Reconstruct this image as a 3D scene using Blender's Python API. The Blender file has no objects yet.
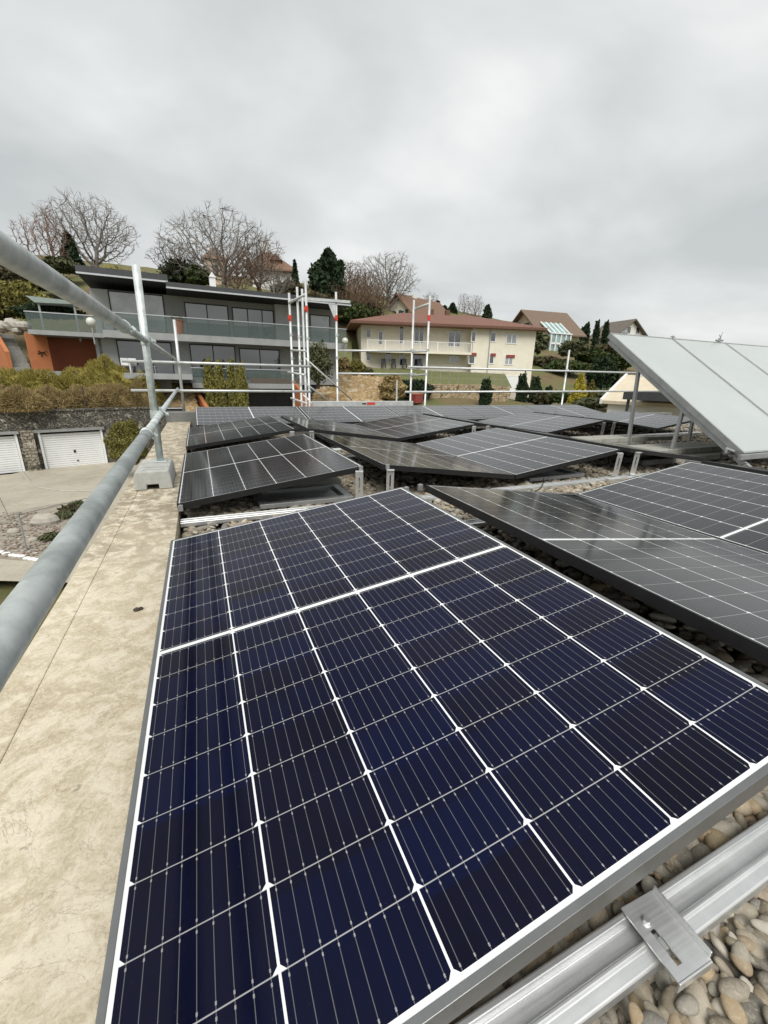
import bpy, math, random
import numpy as np
from mathutils import Vector, Matrix
random.seed(7); rng=np.random.default_rng(7)
scene=bpy.context.scene; COL=scene.collection
sin,cos,pi,R=math.sin,math.cos,math.pi,math.radians
# ------------------------------------------------------------------ camera
FPX=416.08; YAW,PIT,ROLL=0.4104,0.3093,0.0203
CX,CY,CZ=0.1797,-1.935,0.6966
def basis():
    cy,sy=cos(YAW),sin(YAW);cp,sp=cos(PIT),sin(PIT)
    f=Vector((sy*cp,cy*cp,-sp));r=Vector((cy,-sy,0));u=r.cross(f)
    cr,sr=cos(ROLL),sin(ROLL)
    return cr*r+sr*u, -sr*r+cr*u, f
cR,cU,cF=basis(); C0=Vector((CX,CY,CZ))
FH=Vector((sin(YAW),cos(YAW),0)); RH=Vector((cos(YAW),-sin(YAW),0))
cam_d=bpy.data.cameras.new('camera'); cam=bpy.data.objects.new('camera',cam_d); COL.objects.link(cam)
cam.matrix_world=Matrix(((cR.x,cU.x,-cF.x,CX),(cR.y,cU.y,-cF.y,CY),(cR.z,cU.z,-cF.z,CZ),(0,0,0,1)))
cam_d.sensor_fit='VERTICAL'; cam_d.sensor_height=36; cam_d.lens=36*FPX/1024
cam_d.clip_start=.02; cam_d.clip_end=5000; scene.camera=cam
def ray(x,y): return cF+cR*((x-384)/FPX)+cU*((512-y)/FPX)
def at(x,y,D):                      # surveyed point: image bearing + horizontal distance in metres
    d=ray(x,y); return C0+d*(D/d.dot(FH))
def ab(v): w=Vector((v[0]-CX,v[1]-CY,0)); return w.dot(RH),w.dot(FH)
def xy(a,b): return (CX+a*RH.x+b*FH.x, CY+a*RH.y+b*FH.y)
# ------------------------------------------------------------------ materials
MATS={}
def nodes(name):
    m=bpy.data.materials.new(name); m.use_nodes=True; nt=m.node_tree
    b=nt.nodes['Principled BSDF']; MATS[name]=m
    return m,nt,b
def N(nt,t,**k):
    n=nt.nodes.new(t)
    for a,v in k.items():
        if a=='inp':
            for i,x in v.items(): n.inputs[i].default_value=x
        else: setattr(n,a,v)
    return n
def mth(nt,op,a,b=None,c=None,clamp=False):
    n=nt.nodes.new('ShaderNodeMath'); n.operation=op; n.use_clamp=clamp
    for i,x in enumerate((a,b,c)):
        if x is None: continue
        if isinstance(x,(int,float)): n.inputs[i].default_value=x
        else: nt.links.new(x,n.inputs[i])
    return n.outputs[0]
def mixc(nt,f,a,b):
    n=nt.nodes.new('ShaderNodeMix'); n.data_type='RGBA'
    for i,x in ((0,f),(6,a),(7,b)):
        if isinstance(x,(int,float)): n.inputs[i].default_value=x
        elif isinstance(x,tuple): n.inputs[i].default_value=(*x[:3],1)
        else: nt.links.new(x,n.inputs[i])
    return n.outputs[2]
def noise(nt,co,scale,detail=5,rough=.6,dist=0):
    n=N(nt,'ShaderNodeTexNoise'); n.inputs['Scale'].default_value=scale; n.inputs['Detail'].default_value=detail
    n.inputs['Roughness'].default_value=rough; n.inputs['Distortion'].default_value=dist
    if co is not None: nt.links.new(co,n.inputs['Vector'])
    return n.outputs[0]
def ramp(nt,f,stops):
    n=N(nt,'ShaderNodeValToRGB'); e=n.color_ramp.elements
    while len(e)<len(stops): e.new(.5)
    for k,(p,c) in zip(e,stops): k.position=p; k.color=(*c,1) if len(c)==3 else c
    nt.links.new(f,n.inputs[0]); return n.outputs[0]
def objco(nt): return N(nt,'ShaderNodeTexCoord').outputs['Object']
def bump(nt,b,h,s=.3,d=.01):
    n=N(nt,'ShaderNodeBump'); n.inputs['Strength'].default_value=s; n.inputs['Distance'].default_value=d
    nt.links.new(h,n.inputs['Height']); nt.links.new(n.outputs[0],b.inputs['Normal'])
def mat(name,c1,c2=None,scale=4,rough=.7,metal=0,bs=.15,bd=.01,spec=None,detail=6,r2=None):
    m,nt,b=nodes(name); co=objco(nt); f=noise(nt,co,scale,detail,.65)
    if c2 is None: c2=tuple(x*.8 for x in c1)
    c=ramp(nt,f,[(.3,c1),(.7,c2)]); nt.links.new(c,b.inputs['Base Color'])
    b.inputs['Roughness'].default_value=rough; b.inputs['Metallic'].default_value=metal
    if r2 is not None: nt.links.new(mth(nt,'MULTIPLY_ADD',f,r2-rough,rough),b.inputs['Roughness'])
    if spec is not None: b.inputs['Specular IOR Level'].default_value=spec
    if bs: bump(nt,b,noise(nt,co,scale*5,4),bs,bd)
    return m
def randmat(name,cols,rough=.8,scale=3,trans=False):      # colour differs from mesh island to island
    m,nt,b=nodes(name); g=N(nt,'ShaderNodeNewGeometry'); co=objco(nt)
    c=ramp(nt,g.outputs['Random Per Island'],[(i/(max(1,len(cols)-1)),c) for i,c in enumerate(cols)])
    f=noise(nt,co,scale,4); c=mixc(nt,mth(nt,'MULTIPLY',f,.55),c,tuple(x*.45 for x in cols[0]))
    nt.links.new(c,b.inputs['Base Color']); b.inputs['Roughness'].default_value=rough
    b.inputs['Specular IOR Level'].default_value=.25
    return m
M=MATS
# galvanised steel
m,nt,b=nodes('galvanised'); co=objco(nt)
v=N(nt,'ShaderNodeTexVoronoi'); v.inputs['Scale'].default_value=70; nt.links.new(co,v.inputs['Vector'])
f=noise(nt,co,9,6,.7); f2=noise(nt,co,60,3)
c=ramp(nt,f,[(.36,(.40,.44,.435)),(.5,(.56,.61,.60)),(.62,(.70,.74,.73))])
c=mixc(nt,mth(nt,'MULTIPLY',v.outputs['Color'],.18),c,(.25,.29,.30))
spk=ramp(nt,noise(nt,co,38,5,.8),[(.66,(0,0,0)),(.72,(1,1,1))]); c=mixc(nt,mth(nt,'MULTIPLY',spk,.45),c,(.16,.16,.15))
nt.links.new(c,b.inputs['Base Color']); b.inputs['Metallic'].default_value=.35
nt.links.new(mth(nt,'MULTIPLY_ADD',f2,.25,.30),b.inputs['Roughness']); bump(nt,b,f2,.12,.002)
# aluminium
m,nt,b=nodes('aluminium'); co=objco(nt); mp=N(nt,'ShaderNodeMapping'); mp.inputs['Scale'].default_value=(1.5,90,90); nt.links.new(co,mp.inputs[0])
f=noise(nt,mp.outputs[0],3,4); f3=noise(nt,co,14,5,.7)
c=ramp(nt,f3,[(.3,(.68,.69,.69)),(.7,(.82,.83,.83))]); nt.links.new(c,b.inputs['Base Color'])
b.inputs['Metallic'].default_value=.85; nt.links.new(mth(nt,'MULTIPLY_ADD',f,.25,.30),b.inputs['Roughness']); bump(nt,b,f,.08,.001)
mat('alu_bright',(.85,.86,.85),(.7,.71,.7),30,.3,.8,.05)
mat('steel_white',(.66,.67,.66),(.45,.47,.47),9,.45,.4,.08)
mat('frame_grey',(.23,.235,.235),(.19,.195,.195),20,.38,.7,.03)
mat('frame_black',(.012,.012,.013),(.02,.02,.021),20,.4,.2,.0)
mat('red_paint',(.62,.05,.02),(.5,.05,.03),20,.5)
mat('black_rubber',(.012,.012,.012),(.02,.02,.02),20,.6)
mat('cable',(.01,.01,.01),None,20,.5,0,0)
# solar cells: wafer grid in the panel's own metres
def cell_material(name,dark,blue,rough):
    m,nt,b=nodes(name); co=objco(nt); s=N(nt,'ShaderNodeSeparateXYZ'); nt.links.new(co,s.inputs[0]); x,y=s.outputs[0],s.outputs[1]
    ku=mth(nt,'DIVIDE',mth(nt,'SUBTRACT',x,.015),.184); fu=mth(nt,'FRACT',ku)
    du=mth(nt,'MULTIPLY',mth(nt,'MINIMUM',fu,mth(nt,'SUBTRACT',1,fu)),.184)
    yf=mth(nt,'SUBTRACT',1.722,y); far=mth(nt,'GREATER_THAN',y,.861)
    yy=mth(nt,'MINIMUM',y,yf); kv=mth(nt,'DIVIDE',mth(nt,'SUBTRACT',yy,.016),.0925); fv=mth(nt,'FRACT',kv)
    dv=mth(nt,'MULTIPLY',mth(nt,'MINIMUM',fv,mth(nt,'SUBTRACT',1,fv)),.0925)
    colgap=mth(nt,'LESS_THAN',du,.0017); rowgap=mth(nt,'LESS_THAN',dv,.0008)
    mid=mth(nt,'LESS_THAN',mth(nt,'ABSOLUTE',mth(nt,'SUBTRACT',y,.861)),.0068)
    lo=mth(nt,'MULTIPLY',fv,.0925)                                        # distance above the cell's outer edge
    cham=mth(nt,'LESS_THAN',mth(nt,'ADD',du,lo),.0088)
    # cells keep a fixed orientation across the middle bar
    hi=mth(nt,'MULTIPLY',mth(nt,'SUBTRACT',1,fv),.0925)
    cham2=mth(nt,'LESS_THAN',mth(nt,'ADD',du,hi),.0088)
    cham=mth(nt,'ADD',mth(nt,'MULTIPLY',cham,mth(nt,'SUBTRACT',1,far)),mth(nt,'MULTIPLY',cham2,far))
    bx=mth(nt,'LESS_THAN',x,.0165); bx2=mth(nt,'GREATER_THAN',x,1.1175); by=mth(nt,'LESS_THAN',yy,.017)
    white=mth(nt,'MAXIMUM',mth(nt,'MAXIMUM',colgap,cham),mth(nt,'MAXIMUM',mid,mth(nt,'MAXIMUM',bx,mth(nt,'MAXIMUM',bx2,by))))
    fb=mth(nt,'FRACT',mth(nt,'ADD',mth(nt,'MULTIPLY',fu,9),0)); db=mth(nt,'MULTIPLY',mth(nt,'ABSOLUTE',mth(nt,'SUBTRACT',fb,.5)),.0204)
    bus=mth(nt,'LESS_THAN',db,.0005)
    pad=mth(nt,'MULTIPLY',mth(nt,'LESS_THAN',db,.0011),mth(nt,'MULTIPLY',mth(nt,'LESS_THAN',dv,.0085),mth(nt,'GREATER_THAN',dv,.0048)))
    fing=mth(nt,'LESS_THAN',mth(nt,'FRACT',mth(nt,'MULTIPLY',y,1/.0032)),.10)
    # wafer tone differs a little from cell to cell
    cid=N(nt,'ShaderNodeCombineXYZ'); nt.links.new(mth(nt,'FLOOR',ku),cid.inputs[0]); nt.links.new(mth(nt,'FLOOR',mth(nt,'DIVIDE',y,.0925)),cid.inputs[1])
    wn=N(nt,'ShaderNodeTexWhiteNoise'); nt.links.new(cid.outputs[0],wn.inputs['Vector'])
    mp=N(nt,'ShaderNodeMapping'); mp.inputs['Scale'].default_value=(1,.22,1); nt.links.new(co,mp.inputs[0])
    n1=noise(nt,mp.outputs[0],26,3,.6)
    c=mixc(nt,mth(nt,'ADD',mth(nt,'MULTIPLY',wn.outputs['Value'],.45),mth(nt,'MULTIPLY',n1,.5)),dark,blue)
    near=name=='cells'
    c=mixc(nt,mth(nt,'MULTIPLY',bus,.22 if near else .22),c,(.50,.50,.48))
    c=mixc(nt,mth(nt,'MULTIPLY',rowgap,.6 if near else .4),c,(.55,.55,.54))
    c=mixc(nt,mth(nt,'MULTIPLY',pad,.32 if near else .0),c,(.7,.7,.67))
    c=mixc(nt,white,c,(.74,.75,.75))
    dirt=ramp(nt,noise(nt,co,300,2,.8),[(.72,(0,0,0)),(.78,(1,1,1))]); c=mixc(nt,mth(nt,'MULTIPLY',dirt,.25),c,(.35,.33,.3))
    c=mixc(nt,mth(nt,'MULTIPLY',ramp(nt,noise(nt,co,3,6,.7),[(.45,(0,0,0)),(.8,(1,1,1))]),.006),c,(.4,.38,.34))
    nt.links.new(c,b.inputs['Base Color']); b.inputs['IOR'].default_value=1.24 if near else 1.42
    nt.links.new(mth(nt,'MULTIPLY_ADD',noise(nt,co,5,5,.7),.08,rough),b.inputs['Roughness'])
    return m
cell_material('cells',(.0026,.0022,.0042),(.0015,.0042,.031),.07)
cell_material('cells_far',(.004,.0042,.006),(.006,.0065,.012),.09)
# parapet concrete
m,nt,b=nodes('parapet'); co=objco(nt)
n1=noise(nt,co,2.2,8,.7,.5); n2=noise(nt,co,14,8,.72,.6); n3=noise(nt,co,70,4,.7)
c=ramp(nt,n1,[(.25,(.36,.29,.195)),(.45,(.44,.375,.265)),(.60,(.49,.43,.315)),(.8,(.54,.48,.365))])
n4=noise(nt,co,75,7,.75,1.5); c=mixc(nt,mth(nt,'MULTIPLY',ramp(nt,n2,[(.46,(0,0,0)),(.58,(1,1,1))]),.45),c,(.76,.71,.59))
c=mixc(nt,mth(nt,'MULTIPLY',ramp(nt,n4,[(.50,(0,0,0)),(.56,(1,1,1))]),.38),c,(.66,.60,.47)); c=mixc(nt,mth(nt,'MULTIPLY',ramp(nt,n4,[(.38,(1,1,1)),(.45,(0,0,0))]),.45),c,(.30,.245,.17))
s=N(nt,'ShaderNodeSeparateXYZ'); nt.links.new(co,s.inputs[0])
dirtm=mth(nt,'MULTIPLY',ramp(nt,n2,[(.44,(1,1,1)),(.60,(0,0,0))]),ramp(nt,mth(nt,'ADD',mth(nt,'MULTIPLY',s.outputs[1],.26),mth(nt,'MULTIPLY',n1,.9)),[(.38,(0,0,0)),(.62,(1,1,1))]))
c=mixc(nt,mth(nt,'MULTIPLY',dirtm,.75),c,(.19,.155,.11))
edge=ramp(nt,mth(nt,'ADD',s.outputs[0],mth(nt,'MULTIPLY',n2,.10)),[(0,(1,1,1)),(.02,(0,0,0))])
c=mixc(nt,mth(nt,'MULTIPLY',ramp(nt,n3,[(.3,(1,1,1)),(.45,(0,0,0))]),.35),c,(.35,.30,.22))
hole=ramp(nt,noise(nt,co,22,3,.5,.4),[(.70,(0,0,0)),(.73,(1,1,1))]); c=mixc(nt,mth(nt,'MULTIPLY',hole,.6),c,(.20,.17,.13))
crk=noise(nt,co,3.0,9,.62,1.2); crk=mth(nt,'LESS_THAN',mth(nt,'ABSOLUTE',mth(nt,'SUBTRACT',crk,.5)),.0022); c=mixc(nt,mth(nt,'MULTIPLY',crk,.5),c,(.26,.21,.15))
nt.links.new(c,b.inputs['Base Color']); b.inputs['Roughness'].default_value=.85
bump(nt,b,mth(nt,'ADD',n2,mth(nt,'MULTIPLY',n3,.5)),.35,.006)
mat('concrete_block',(.30,.31,.29),(.46,.46,.43),9,.9,0,.4,.004)
mat('paver',(.24,.24,.21),(.36,.355,.32),7,.9,0,.4,.006)
mat('dark_concrete',(.12,.125,.12),(.2,.2,.19),5,.9,0,.3)
mat('zinc',(.42,.43,.43),(.3,.31,.31),8,.45,.6,.1)
# pebbles
m=randmat('pebble',[(.28,.235,.17),(.42,.38,.30),(.18,.175,.16),(.52,.47,.38),(.36,.26,.15),(.30,.295,.27),(.60,.56,.48),(.22,.19,.14),(.46,.35,.21),(.14,.135,.12),(.40,.37,.30)],.55,45)
nt=m.node_tree; b=nt.nodes['Principled BSDF']; co=objco(nt); bump(nt,b,noise(nt,co,160,6,.75),.5,.0025)
old=b.inputs['Base Color'].links[0].from_socket; sp=ramp(nt,noise(nt,co,120,6,.8,1.),[(.5,(0,0,0)),(.62,(1,1,1))]); nt.links.new(mixc(nt,mth(nt,'MULTIPLY',sp,.35),old,(.52,.47,.38)),b.inputs['Base Color'])
m,nt,b=nodes('gravel_bed'); co=objco(nt); v=N(nt,'ShaderNodeTexVoronoi'); v.inputs['Scale'].default_value=24; nt.links.new(co,v.inputs['Vector'])
v2=N(nt,'ShaderNodeTexVoronoi'); v2.feature='DISTANCE_TO_EDGE'; v2.inputs['Scale'].default_value=24; nt.links.new(co,v2.inputs['Vector'])
sx=N(nt,'ShaderNodeSeparateColor'); nt.links.new(v.outputs['Color'],sx.inputs[0])
c=ramp(nt,sx.outputs[0],[(0,(.06,.055,.045)),(.3,(.12,.10,.08)),(.6,(.08,.075,.065)),(1,(.14,.12,.10))])
c=mixc(nt,ramp(nt,v2.outputs[0],[(0,(1,1,1)),(.12,(0,0,0))]),c,(.02,.02,.018)); nt.links.new(c,b.inputs['Base Color']); bump(nt,b,v2.outputs[0],.3,.01)
# collector cover glass
m,nt,b=nodes('collector_glass'); co=objco(nt); f=noise(nt,co,1.2,3)
c=ramp(nt,f,[(.3,(.37,.40,.39)),(.7,(.41,.44,.43))]); nt.links.new(c,b.inputs['Base Color'])
b.inputs['Roughness'].default_value=.22; b.inputs['IOR'].default_value=1.55
# buildings
mat('render_grey',(.25,.26,.26),(.31,.32,.32),2,.85,0,.15,.004)
mat('render_light',(.40,.415,.415),(.45,.46,.46),2,.85,0,.15,.004)
mat('anthracite',(.035,.038,.042),(.05,.053,.057),3,.6,0,.05)
mat('dark_soffit',(.02,.022,.025),None,3,.7,0,0)
mat('fascia_line',(.55,.58,.6),None,3,.4,.4,0)
mat('cream_render',(.74,.70,.59),(.66,.62,.51),1.2,.85,0,.15,.004)
mat('white_render',(.75,.74,.70),(.66,.65,.6),1.2,.85,0,.1,.004)
mat('white_paint',(.78,.79,.78),(.7,.71,.71),3,.5,0,.05)
mat('beige_render',(.55,.44,.32),(.48,.38,.28),1.2,.85,0,.1,.004)
mat('brown_wood',(.10,.05,.035),(.16,.08,.05),6,.8,0,.2)
mat('orange_wall',(.46,.17,.065),(.38,.13,.05),1.5,.8,0,.1)
mat('rust_wall',(.30,.085,.035),(.23,.065,.03),1.5,.8,0,.1)
mat('stone_step',(.22,.22,.2),(.3,.3,.27),6,.9)
mat('terracotta',(.50,.20,.12),(.42,.16,.09),8,.8)
mat('brown_pot',(.26,.13,.09),(.2,.10,.07),8,.8)
mat('tan_wall',(.50,.40,.25),(.40,.31,.19),3,.9,0,.3)
mat('window_frame',(.02,.022,.025),None,5,.5,0,0)
mat('shutter_green',(.06,.09,.07),None,5,.6,0,0)
mat('awning_red',(.25,.05,.04),None,5,.7,0,0)
mat('lamp_globe',(.6,.62,.58),None,5,.3,0,0)
mat('chair_white',(.8,.8,.8),None,5,.4,0,0)
mat('sculpture',(.02,.015,.012),None,5,.5,.3,0)
mat('canvas',(.28,.33,.30),(.22,.27,.25),4,.7)
mat('beige_roof',(.62,.55,.42),(.52,.45,.34),3,.85)
def glassmat(name,col,rough=.03):
    m,nt,b=nodes(name); co=objco(nt)
    c=ramp(nt,noise(nt,co,.9,3),[(.35,col),(.65,tuple(x*1.9+.01 for x in col))]); nt.links.new(c,b.inputs['Base Color'])
    b.inputs['Roughness'].default_value=rough; b.inputs['IOR'].default_value=2.2; bump(nt,b,noise(nt,co,.8,2),.05,.02)
glassmat('pane',(.022,.026,.032)); glassmat('pane_curtain',(.17,.18,.185),.08); glassmat('pane_green',(.12,.2,.19))
m,nt,b=nodes('balustrade_glass'); b.inputs['Base Color'].default_value=(.10,.135,.13,1); b.inputs['Roughness'].default_value=.02
b.inputs['Alpha'].default_value=.42; b.inputs['IOR'].default_value=1.6; co=objco(nt)
bump(nt,b,noise(nt,co,2,2),.03,.01)
def tiles(name,c1,c2,sc=3.3):
    m,nt,b=nodes(name); co=objco(nt); w=N(nt,'ShaderNodeTexWave'); w.bands_direction='X'; w.inputs['Scale'].default_value=sc; w.inputs['Distortion'].default_value=.4; nt.links.new(co,w.inputs[0])
    w2=N(nt,'ShaderNodeTexWave'); w2.bands_direction='Y'; w2.inputs['Scale'].default_value=sc*.8; w2.inputs['Distortion'].default_value=.3; nt.links.new(co,w2.inputs[0])
    f=noise(nt,co,2.5,8,.75); c=ramp(nt,f,[(.3,c1),(.7,c2)]); c=mixc(nt,mth(nt,'MULTIPLY',w2.outputs['Fac'],.3),c,tuple(x*.4 for x in c1))
    nt.links.new(c,b.inputs['Base Color']); b.inputs['Roughness'].default_value=.85; bump(nt,b,w.outputs['Fac'],.5,.04)
tiles('red_tiles',(.25,.115,.08),(.14,.075,.058)); tiles('brown_tiles',(.16,.095,.065),(.24,.14,.09)); tiles('grey_tiles',(.12,.10,.085),(.18,.155,.13)); tiles('orange_tiles',(.21,.145,.10),(.15,.105,.08))
def brick(name,sc,c1,c2,mort,w=.5,h=.25,ms=.03,dist=.0):
    m,nt,b=nodes(name); co=objco(nt); 
    mp=N(nt,'ShaderNodeMapping'); mp.inputs['Rotation'].default_value=(R(90),0,0); nt.links.new(co,mp.inputs[0])
    nz=N(nt,'ShaderNodeTexNoise'); nz.inputs['Scale'].default_value=3.5; nz.inputs['Detail'].default_value=4; nt.links.new(co,nz.inputs[0])
    vm=N(nt,'ShaderNodeVectorMath',operation='MULTIPLY_ADD'); nt.links.new(nz.outputs['Color'],vm.inputs[0]); vm.inputs[1].default_value=(dist,)*3; nt.links.new(mp.outputs[0],vm.inputs[2])
    br=N(nt,'ShaderNodeTexBrick'); br.inputs['Scale'].default_value=sc; br.inputs['Mortar Size'].default_value=ms; br.inputs['Brick Width'].default_value=w; br.inputs['Row Height'].default_value=h
    br.inputs['Color1'].default_value=(*c1,1); br.inputs['Color2'].default_value=(*c2,1); br.inputs['Mortar'].default_value=(*mort,1); nt.links.new(vm.outputs[0],br.inputs[0])
    n2=noise(nt,co,5,7,.8); c=mixc(nt,ramp(nt,n2,[(.4,(0,0,0)),(.72,(.8,.8,.8))]),br.outputs['Color'],tuple(x*.18 for x in c1))
    n3=noise(nt,co,2.3,6,.8); c=mixc(nt,ramp(nt,n3,[(.55,(0,0,0)),(.62,(.75,.75,.75))]),c,(.5,.47,.4)); n5=noise(nt,co,3.1,7,.8,.6); c=mixc(nt,ramp(nt,n5,[(.52,(0,0,0)),(.58,(.85,.85,.85))]),c,(.025,.024,.02))
    nt.links.new(c,b.inputs['Base Color']); b.inputs['Roughness'].default_value=.9; bump(nt,b,br.outputs['Fac'],.6,-.05)
brick('rubble',2.0,(.27,.245,.19),(.13,.12,.10),(.04,.038,.032),.55,.26,.06,.75)
brick('rubble_light',1.9,(.42,.37,.28),(.30,.27,.2),(.12,.1,.08),.5,.3,.05,.3)
brick('tan_brick',1.4,(.52,.40,.24),(.44,.33,.19),(.3,.24,.16),.6,.25,.03,.1)
# ground
m,nt,b=nodes('driveway'); co=objco(nt); n1=noise(nt,co,.35,8,.65); n2=noise(nt,co,9,5,.7)
c=ramp(nt,n1,[(.3,(.30,.27,.21)),(.55,(.42,.385,.305)),(.75,(.50,.465,.38))]); c=mixc(nt,mth(nt,'MULTIPLY',n2,.35),c,(.22,.2,.16)); ck=noise(nt,co,.8,9,.6,1.); ck=mth(nt,'LESS_THAN',mth(nt,'ABSOLUTE',mth(nt,'SUBTRACT',ck,.5)),.004); c=mixc(nt,mth(nt,'MULTIPLY',ck,.5),c,(.15,.13,.1)); st=ramp(nt,noise(nt,co,.5,7,.75,.8),[(.55,(0,0,0)),(.68,(1,1,1))]); c=mixc(nt,mth(nt,'MULTIPLY',st,.45),c,(.21,.19,.15)); nt.links.new(c,b.inputs['Base Color']); b.inputs['Roughness'].default_value=.9; bump(nt,b,n2,.3,.02)
m,nt,b=nodes('meadow'); co=objco(nt); n1=noise(nt,co,.18,8,.65); n2=noise(nt,co,3,7,.75)
c=ramp(nt,n1,[(.3,(.09,.11,.03)),(.46,(.15,.16,.045)),(.56,(.20,.15,.07)),(.7,(.12,.075,.045))]); c=mixc(nt,mth(nt,'MULTIPLY',n2,.7),c,(.055,.05,.025)); nt.links.new(c,b.inputs['Base Color']); b.inputs['Roughness'].default_value=.95; bump(nt,b,n2,.8,.2)
m,nt,b=nodes('rock_bank'); co=objco(nt); v=N(nt,'ShaderNodeTexVoronoi'); v.inputs['Scale'].default_value=3; nt.links.new(co,v.inputs[0]); n2=noise(nt,co,5,7,.75)
c=ramp(nt,n2,[(.35,(.14,.085,.04)),(.5,(.30,.19,.09)),(.65,(.40,.30,.17))]); nt.links.new(c,b.inputs['Base Color']); b.inputs['Roughness'].default_value=.95; bump(nt,b,n2,1,.3)
mat('bed_soil',(.20,.17,.13),(.34,.31,.26),3,.95,0,.6,.03)
randmat('bed_rocks',[(.34,.30,.25),(.22,.15,.11),(.45,.42,.37),(.18,.16,.13),(.30,.20,.16),(.5,.47,.42)],.9,3)
randmat('bank_rocks',[(.42,.30,.16),(.30,.19,.09),(.5,.4,.26),(.22,.17,.07),(.38,.24,.1),(.5,.46,.38)],.9,3)
mat('lawn',(.085,.105,.035),(.16,.155,.06),1.6,.95,0,.9,.08)
mat('boulder',(.30,.28,.24),(.42,.40,.35),5,.9,0,.5,.02)
# plants
mat('bark_grey',(.24,.22,.195),(.16,.145,.13),3,.95,0,.3)
mat('bark_brown',(.16,.10,.065),(.10,.065,.045),3,.95,0,.3)
mat('bark_red',(.24,.15,.12),(.18,.12,.10),3,.95,0,.3)
mat('bark_dark',(.05,.04,.03),(.07,.055,.04),3,.95,0,.3)
randmat('leaf_dark',[(.012,.028,.012),(.028,.05,.02),(.02,.035,.015),(.045,.065,.025)])
randmat('leaf_mid',[(.03,.055,.015),(.07,.10,.03),(.05,.07,.02),(.10,.12,.04)])
randmat('leaf_olive',[(.09,.10,.045),(.13,.14,.07),(.06,.07,.035),(.17,.17,.09)])
randmat('leaf_yellow',[(.42,.36,.04),(.54,.44,.06),(.28,.25,.04),(.48,.38,.07)])
randmat('leaf_gold',[(.17,.16,.04),(.24,.21,.055),(.11,.12,.03),(.29,.25,.08)])
randmat('dry_tuft',[(.34,.25,.12),(.44,.34,.17),(.24,.16,.08),(.34,.28,.10),(.50,.40,.22)])
randmat('green_tuft',[(.30,.26,.06),(.40,.34,.08),(.22,.19,.05),(.46,.38,.12)])
randmat('tan_bush',[(.36,.28,.12),(.28,.20,.09),(.42,.33,.16),(.22,.17,.07)])
randmat('russet_twig',[(.20,.135,.085),(.15,.11,.08),(.25,.17,.10),(.11,.085,.06)])
randmat('brush',[(.07,.05,.03),(.11,.08,.045),(.05,.06,.025),(.09,.09,.04)])
# ------------------------------------------------------------------ mesh helpers
class MB:
    def __init__(s): s.v=[]; s.f=[]
    def add(s,vs,fs):
        o=len(s.v); s.v+= [tuple(p) for p in vs]; s.f+=[tuple(i+o for i in f) for f in fs]; return s
    def box(s,x0,x1,y0,y1,z0,z1):
        return s.add([(x0,y0,z0),(x1,y0,z0),(x1,y1,z0),(x0,y1,z0),(x0,y0,z1),(x1,y0,z1),(x1,y1,z1),(x0,y1,z1)],
          [(3,2,1,0),(4,5,6,7),(0,1,5,4),(1,2,6,5),(2,3,7,6),(3,0,4,7)])
    def tube(s,p,q,r,n=10,r2=None,caps=True):
        p=Vector(p);q=Vector(q);d=(q-p); 
        if d.length<1e-6: return s
        d.normalize(); a=d.orthogonal().normalized(); b2=d.cross(a); r2=r if r2 is None else r2
        vs=[p+(a*cos(2*pi*i/n)+b2*sin(2*pi*i/n))*r for i in range(n)]+[q+(a*cos(2*pi*i/n)+b2*sin(2*pi*i/n))*r2 for i in range(n)]
        fs=[(i,(i+1)%n,n+(i+1)%n,n+i) for i in range(n)]
        if caps: fs+=[tuple(range(n-1,-1,-1)),tuple(range(n,2*n))]
        return s.add(vs,fs)
    def pipe(s,p,q,r,t=.0035,n=24):       # open-ended hollow tube
        p=Vector(p);q=Vector(q);d=(q-p).normalized();a=d.orthogonal().normalized();b2=d.cross(a)
        ring=lambda c,rr:[c+(a*cos(2*pi*i/n)+b2*sin(2*pi*i/n))*rr for i in range(n)]
        vs=ring(p,r)+ring(q,r)+ring(q,r-t)+ring(p,r-t)
        return s.add(vs,[(k*n+i,k*n+(i+1)%n,((k+1)%4)*n+(i+1)%n,((k+1)%4)*n+i) for k in range(4) for i in range(n)])
    def prism(s,pts,ax,lo,hi):            # pts 2D polygon, ax = extrusion axis
        def P(a,b,c): return {0:(c,a,b),1:(a,c,b),2:(a,b,c)}[ax]
        n=len(pts); vs=[P(a,b,lo) for a,b in pts]+[P(a,b,hi) for a,b in pts]
        return s.add(vs,[tuple(range(n))[::-1],tuple(range(n,2*n))]+[(i,(i+1)%n,n+(i+1)%n,n+i) for i in range(n)])
    def sphere(s,c,rx,ry,rz,n=12,jit=0):
        vs=[];m=n//2
        for j in range(m+1):
            for i in range(n):
                t=pi*j/m;p=2*pi*i/n;k=1+random.uniform(-jit,jit)
                vs.append((c[0]+rx*k*sin(t)*cos(p),c[1]+ry*k*sin(t)*sin(p),c[2]+rz*k*cos(t)))
        return s.add(vs,[(j*n+i,(j+1)*n+i,(j+1)*n+(i+1)%n,j*n+(i+1)%n) for j in range(m) for i in range(n)])
    def build(s,name,mt,parent=None,smooth=False,loc=None,bevel=0):
        me=bpy.data.meshes.new(name); me.from_pydata(s.v,[],s.f); me.update()
        return finish(me,name,mt,parent,smooth,loc,bevel)
def finish(me,name,mt,parent=None,smooth=False,loc=None,bevel=0):
    me.materials.append(M[mt]); o=bpy.data.objects.new(name,me); COL.objects.link(o)
    if smooth: me.shade_smooth()
    if parent: o.parent=parent
    if loc: o.location=loc
    if bevel:
        md=o.modifiers.new('bevel','BEVEL'); md.width=bevel; md.segments=2; md.limit_method='ANGLE'; md.angle_limit=R(40)
    return o
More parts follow.
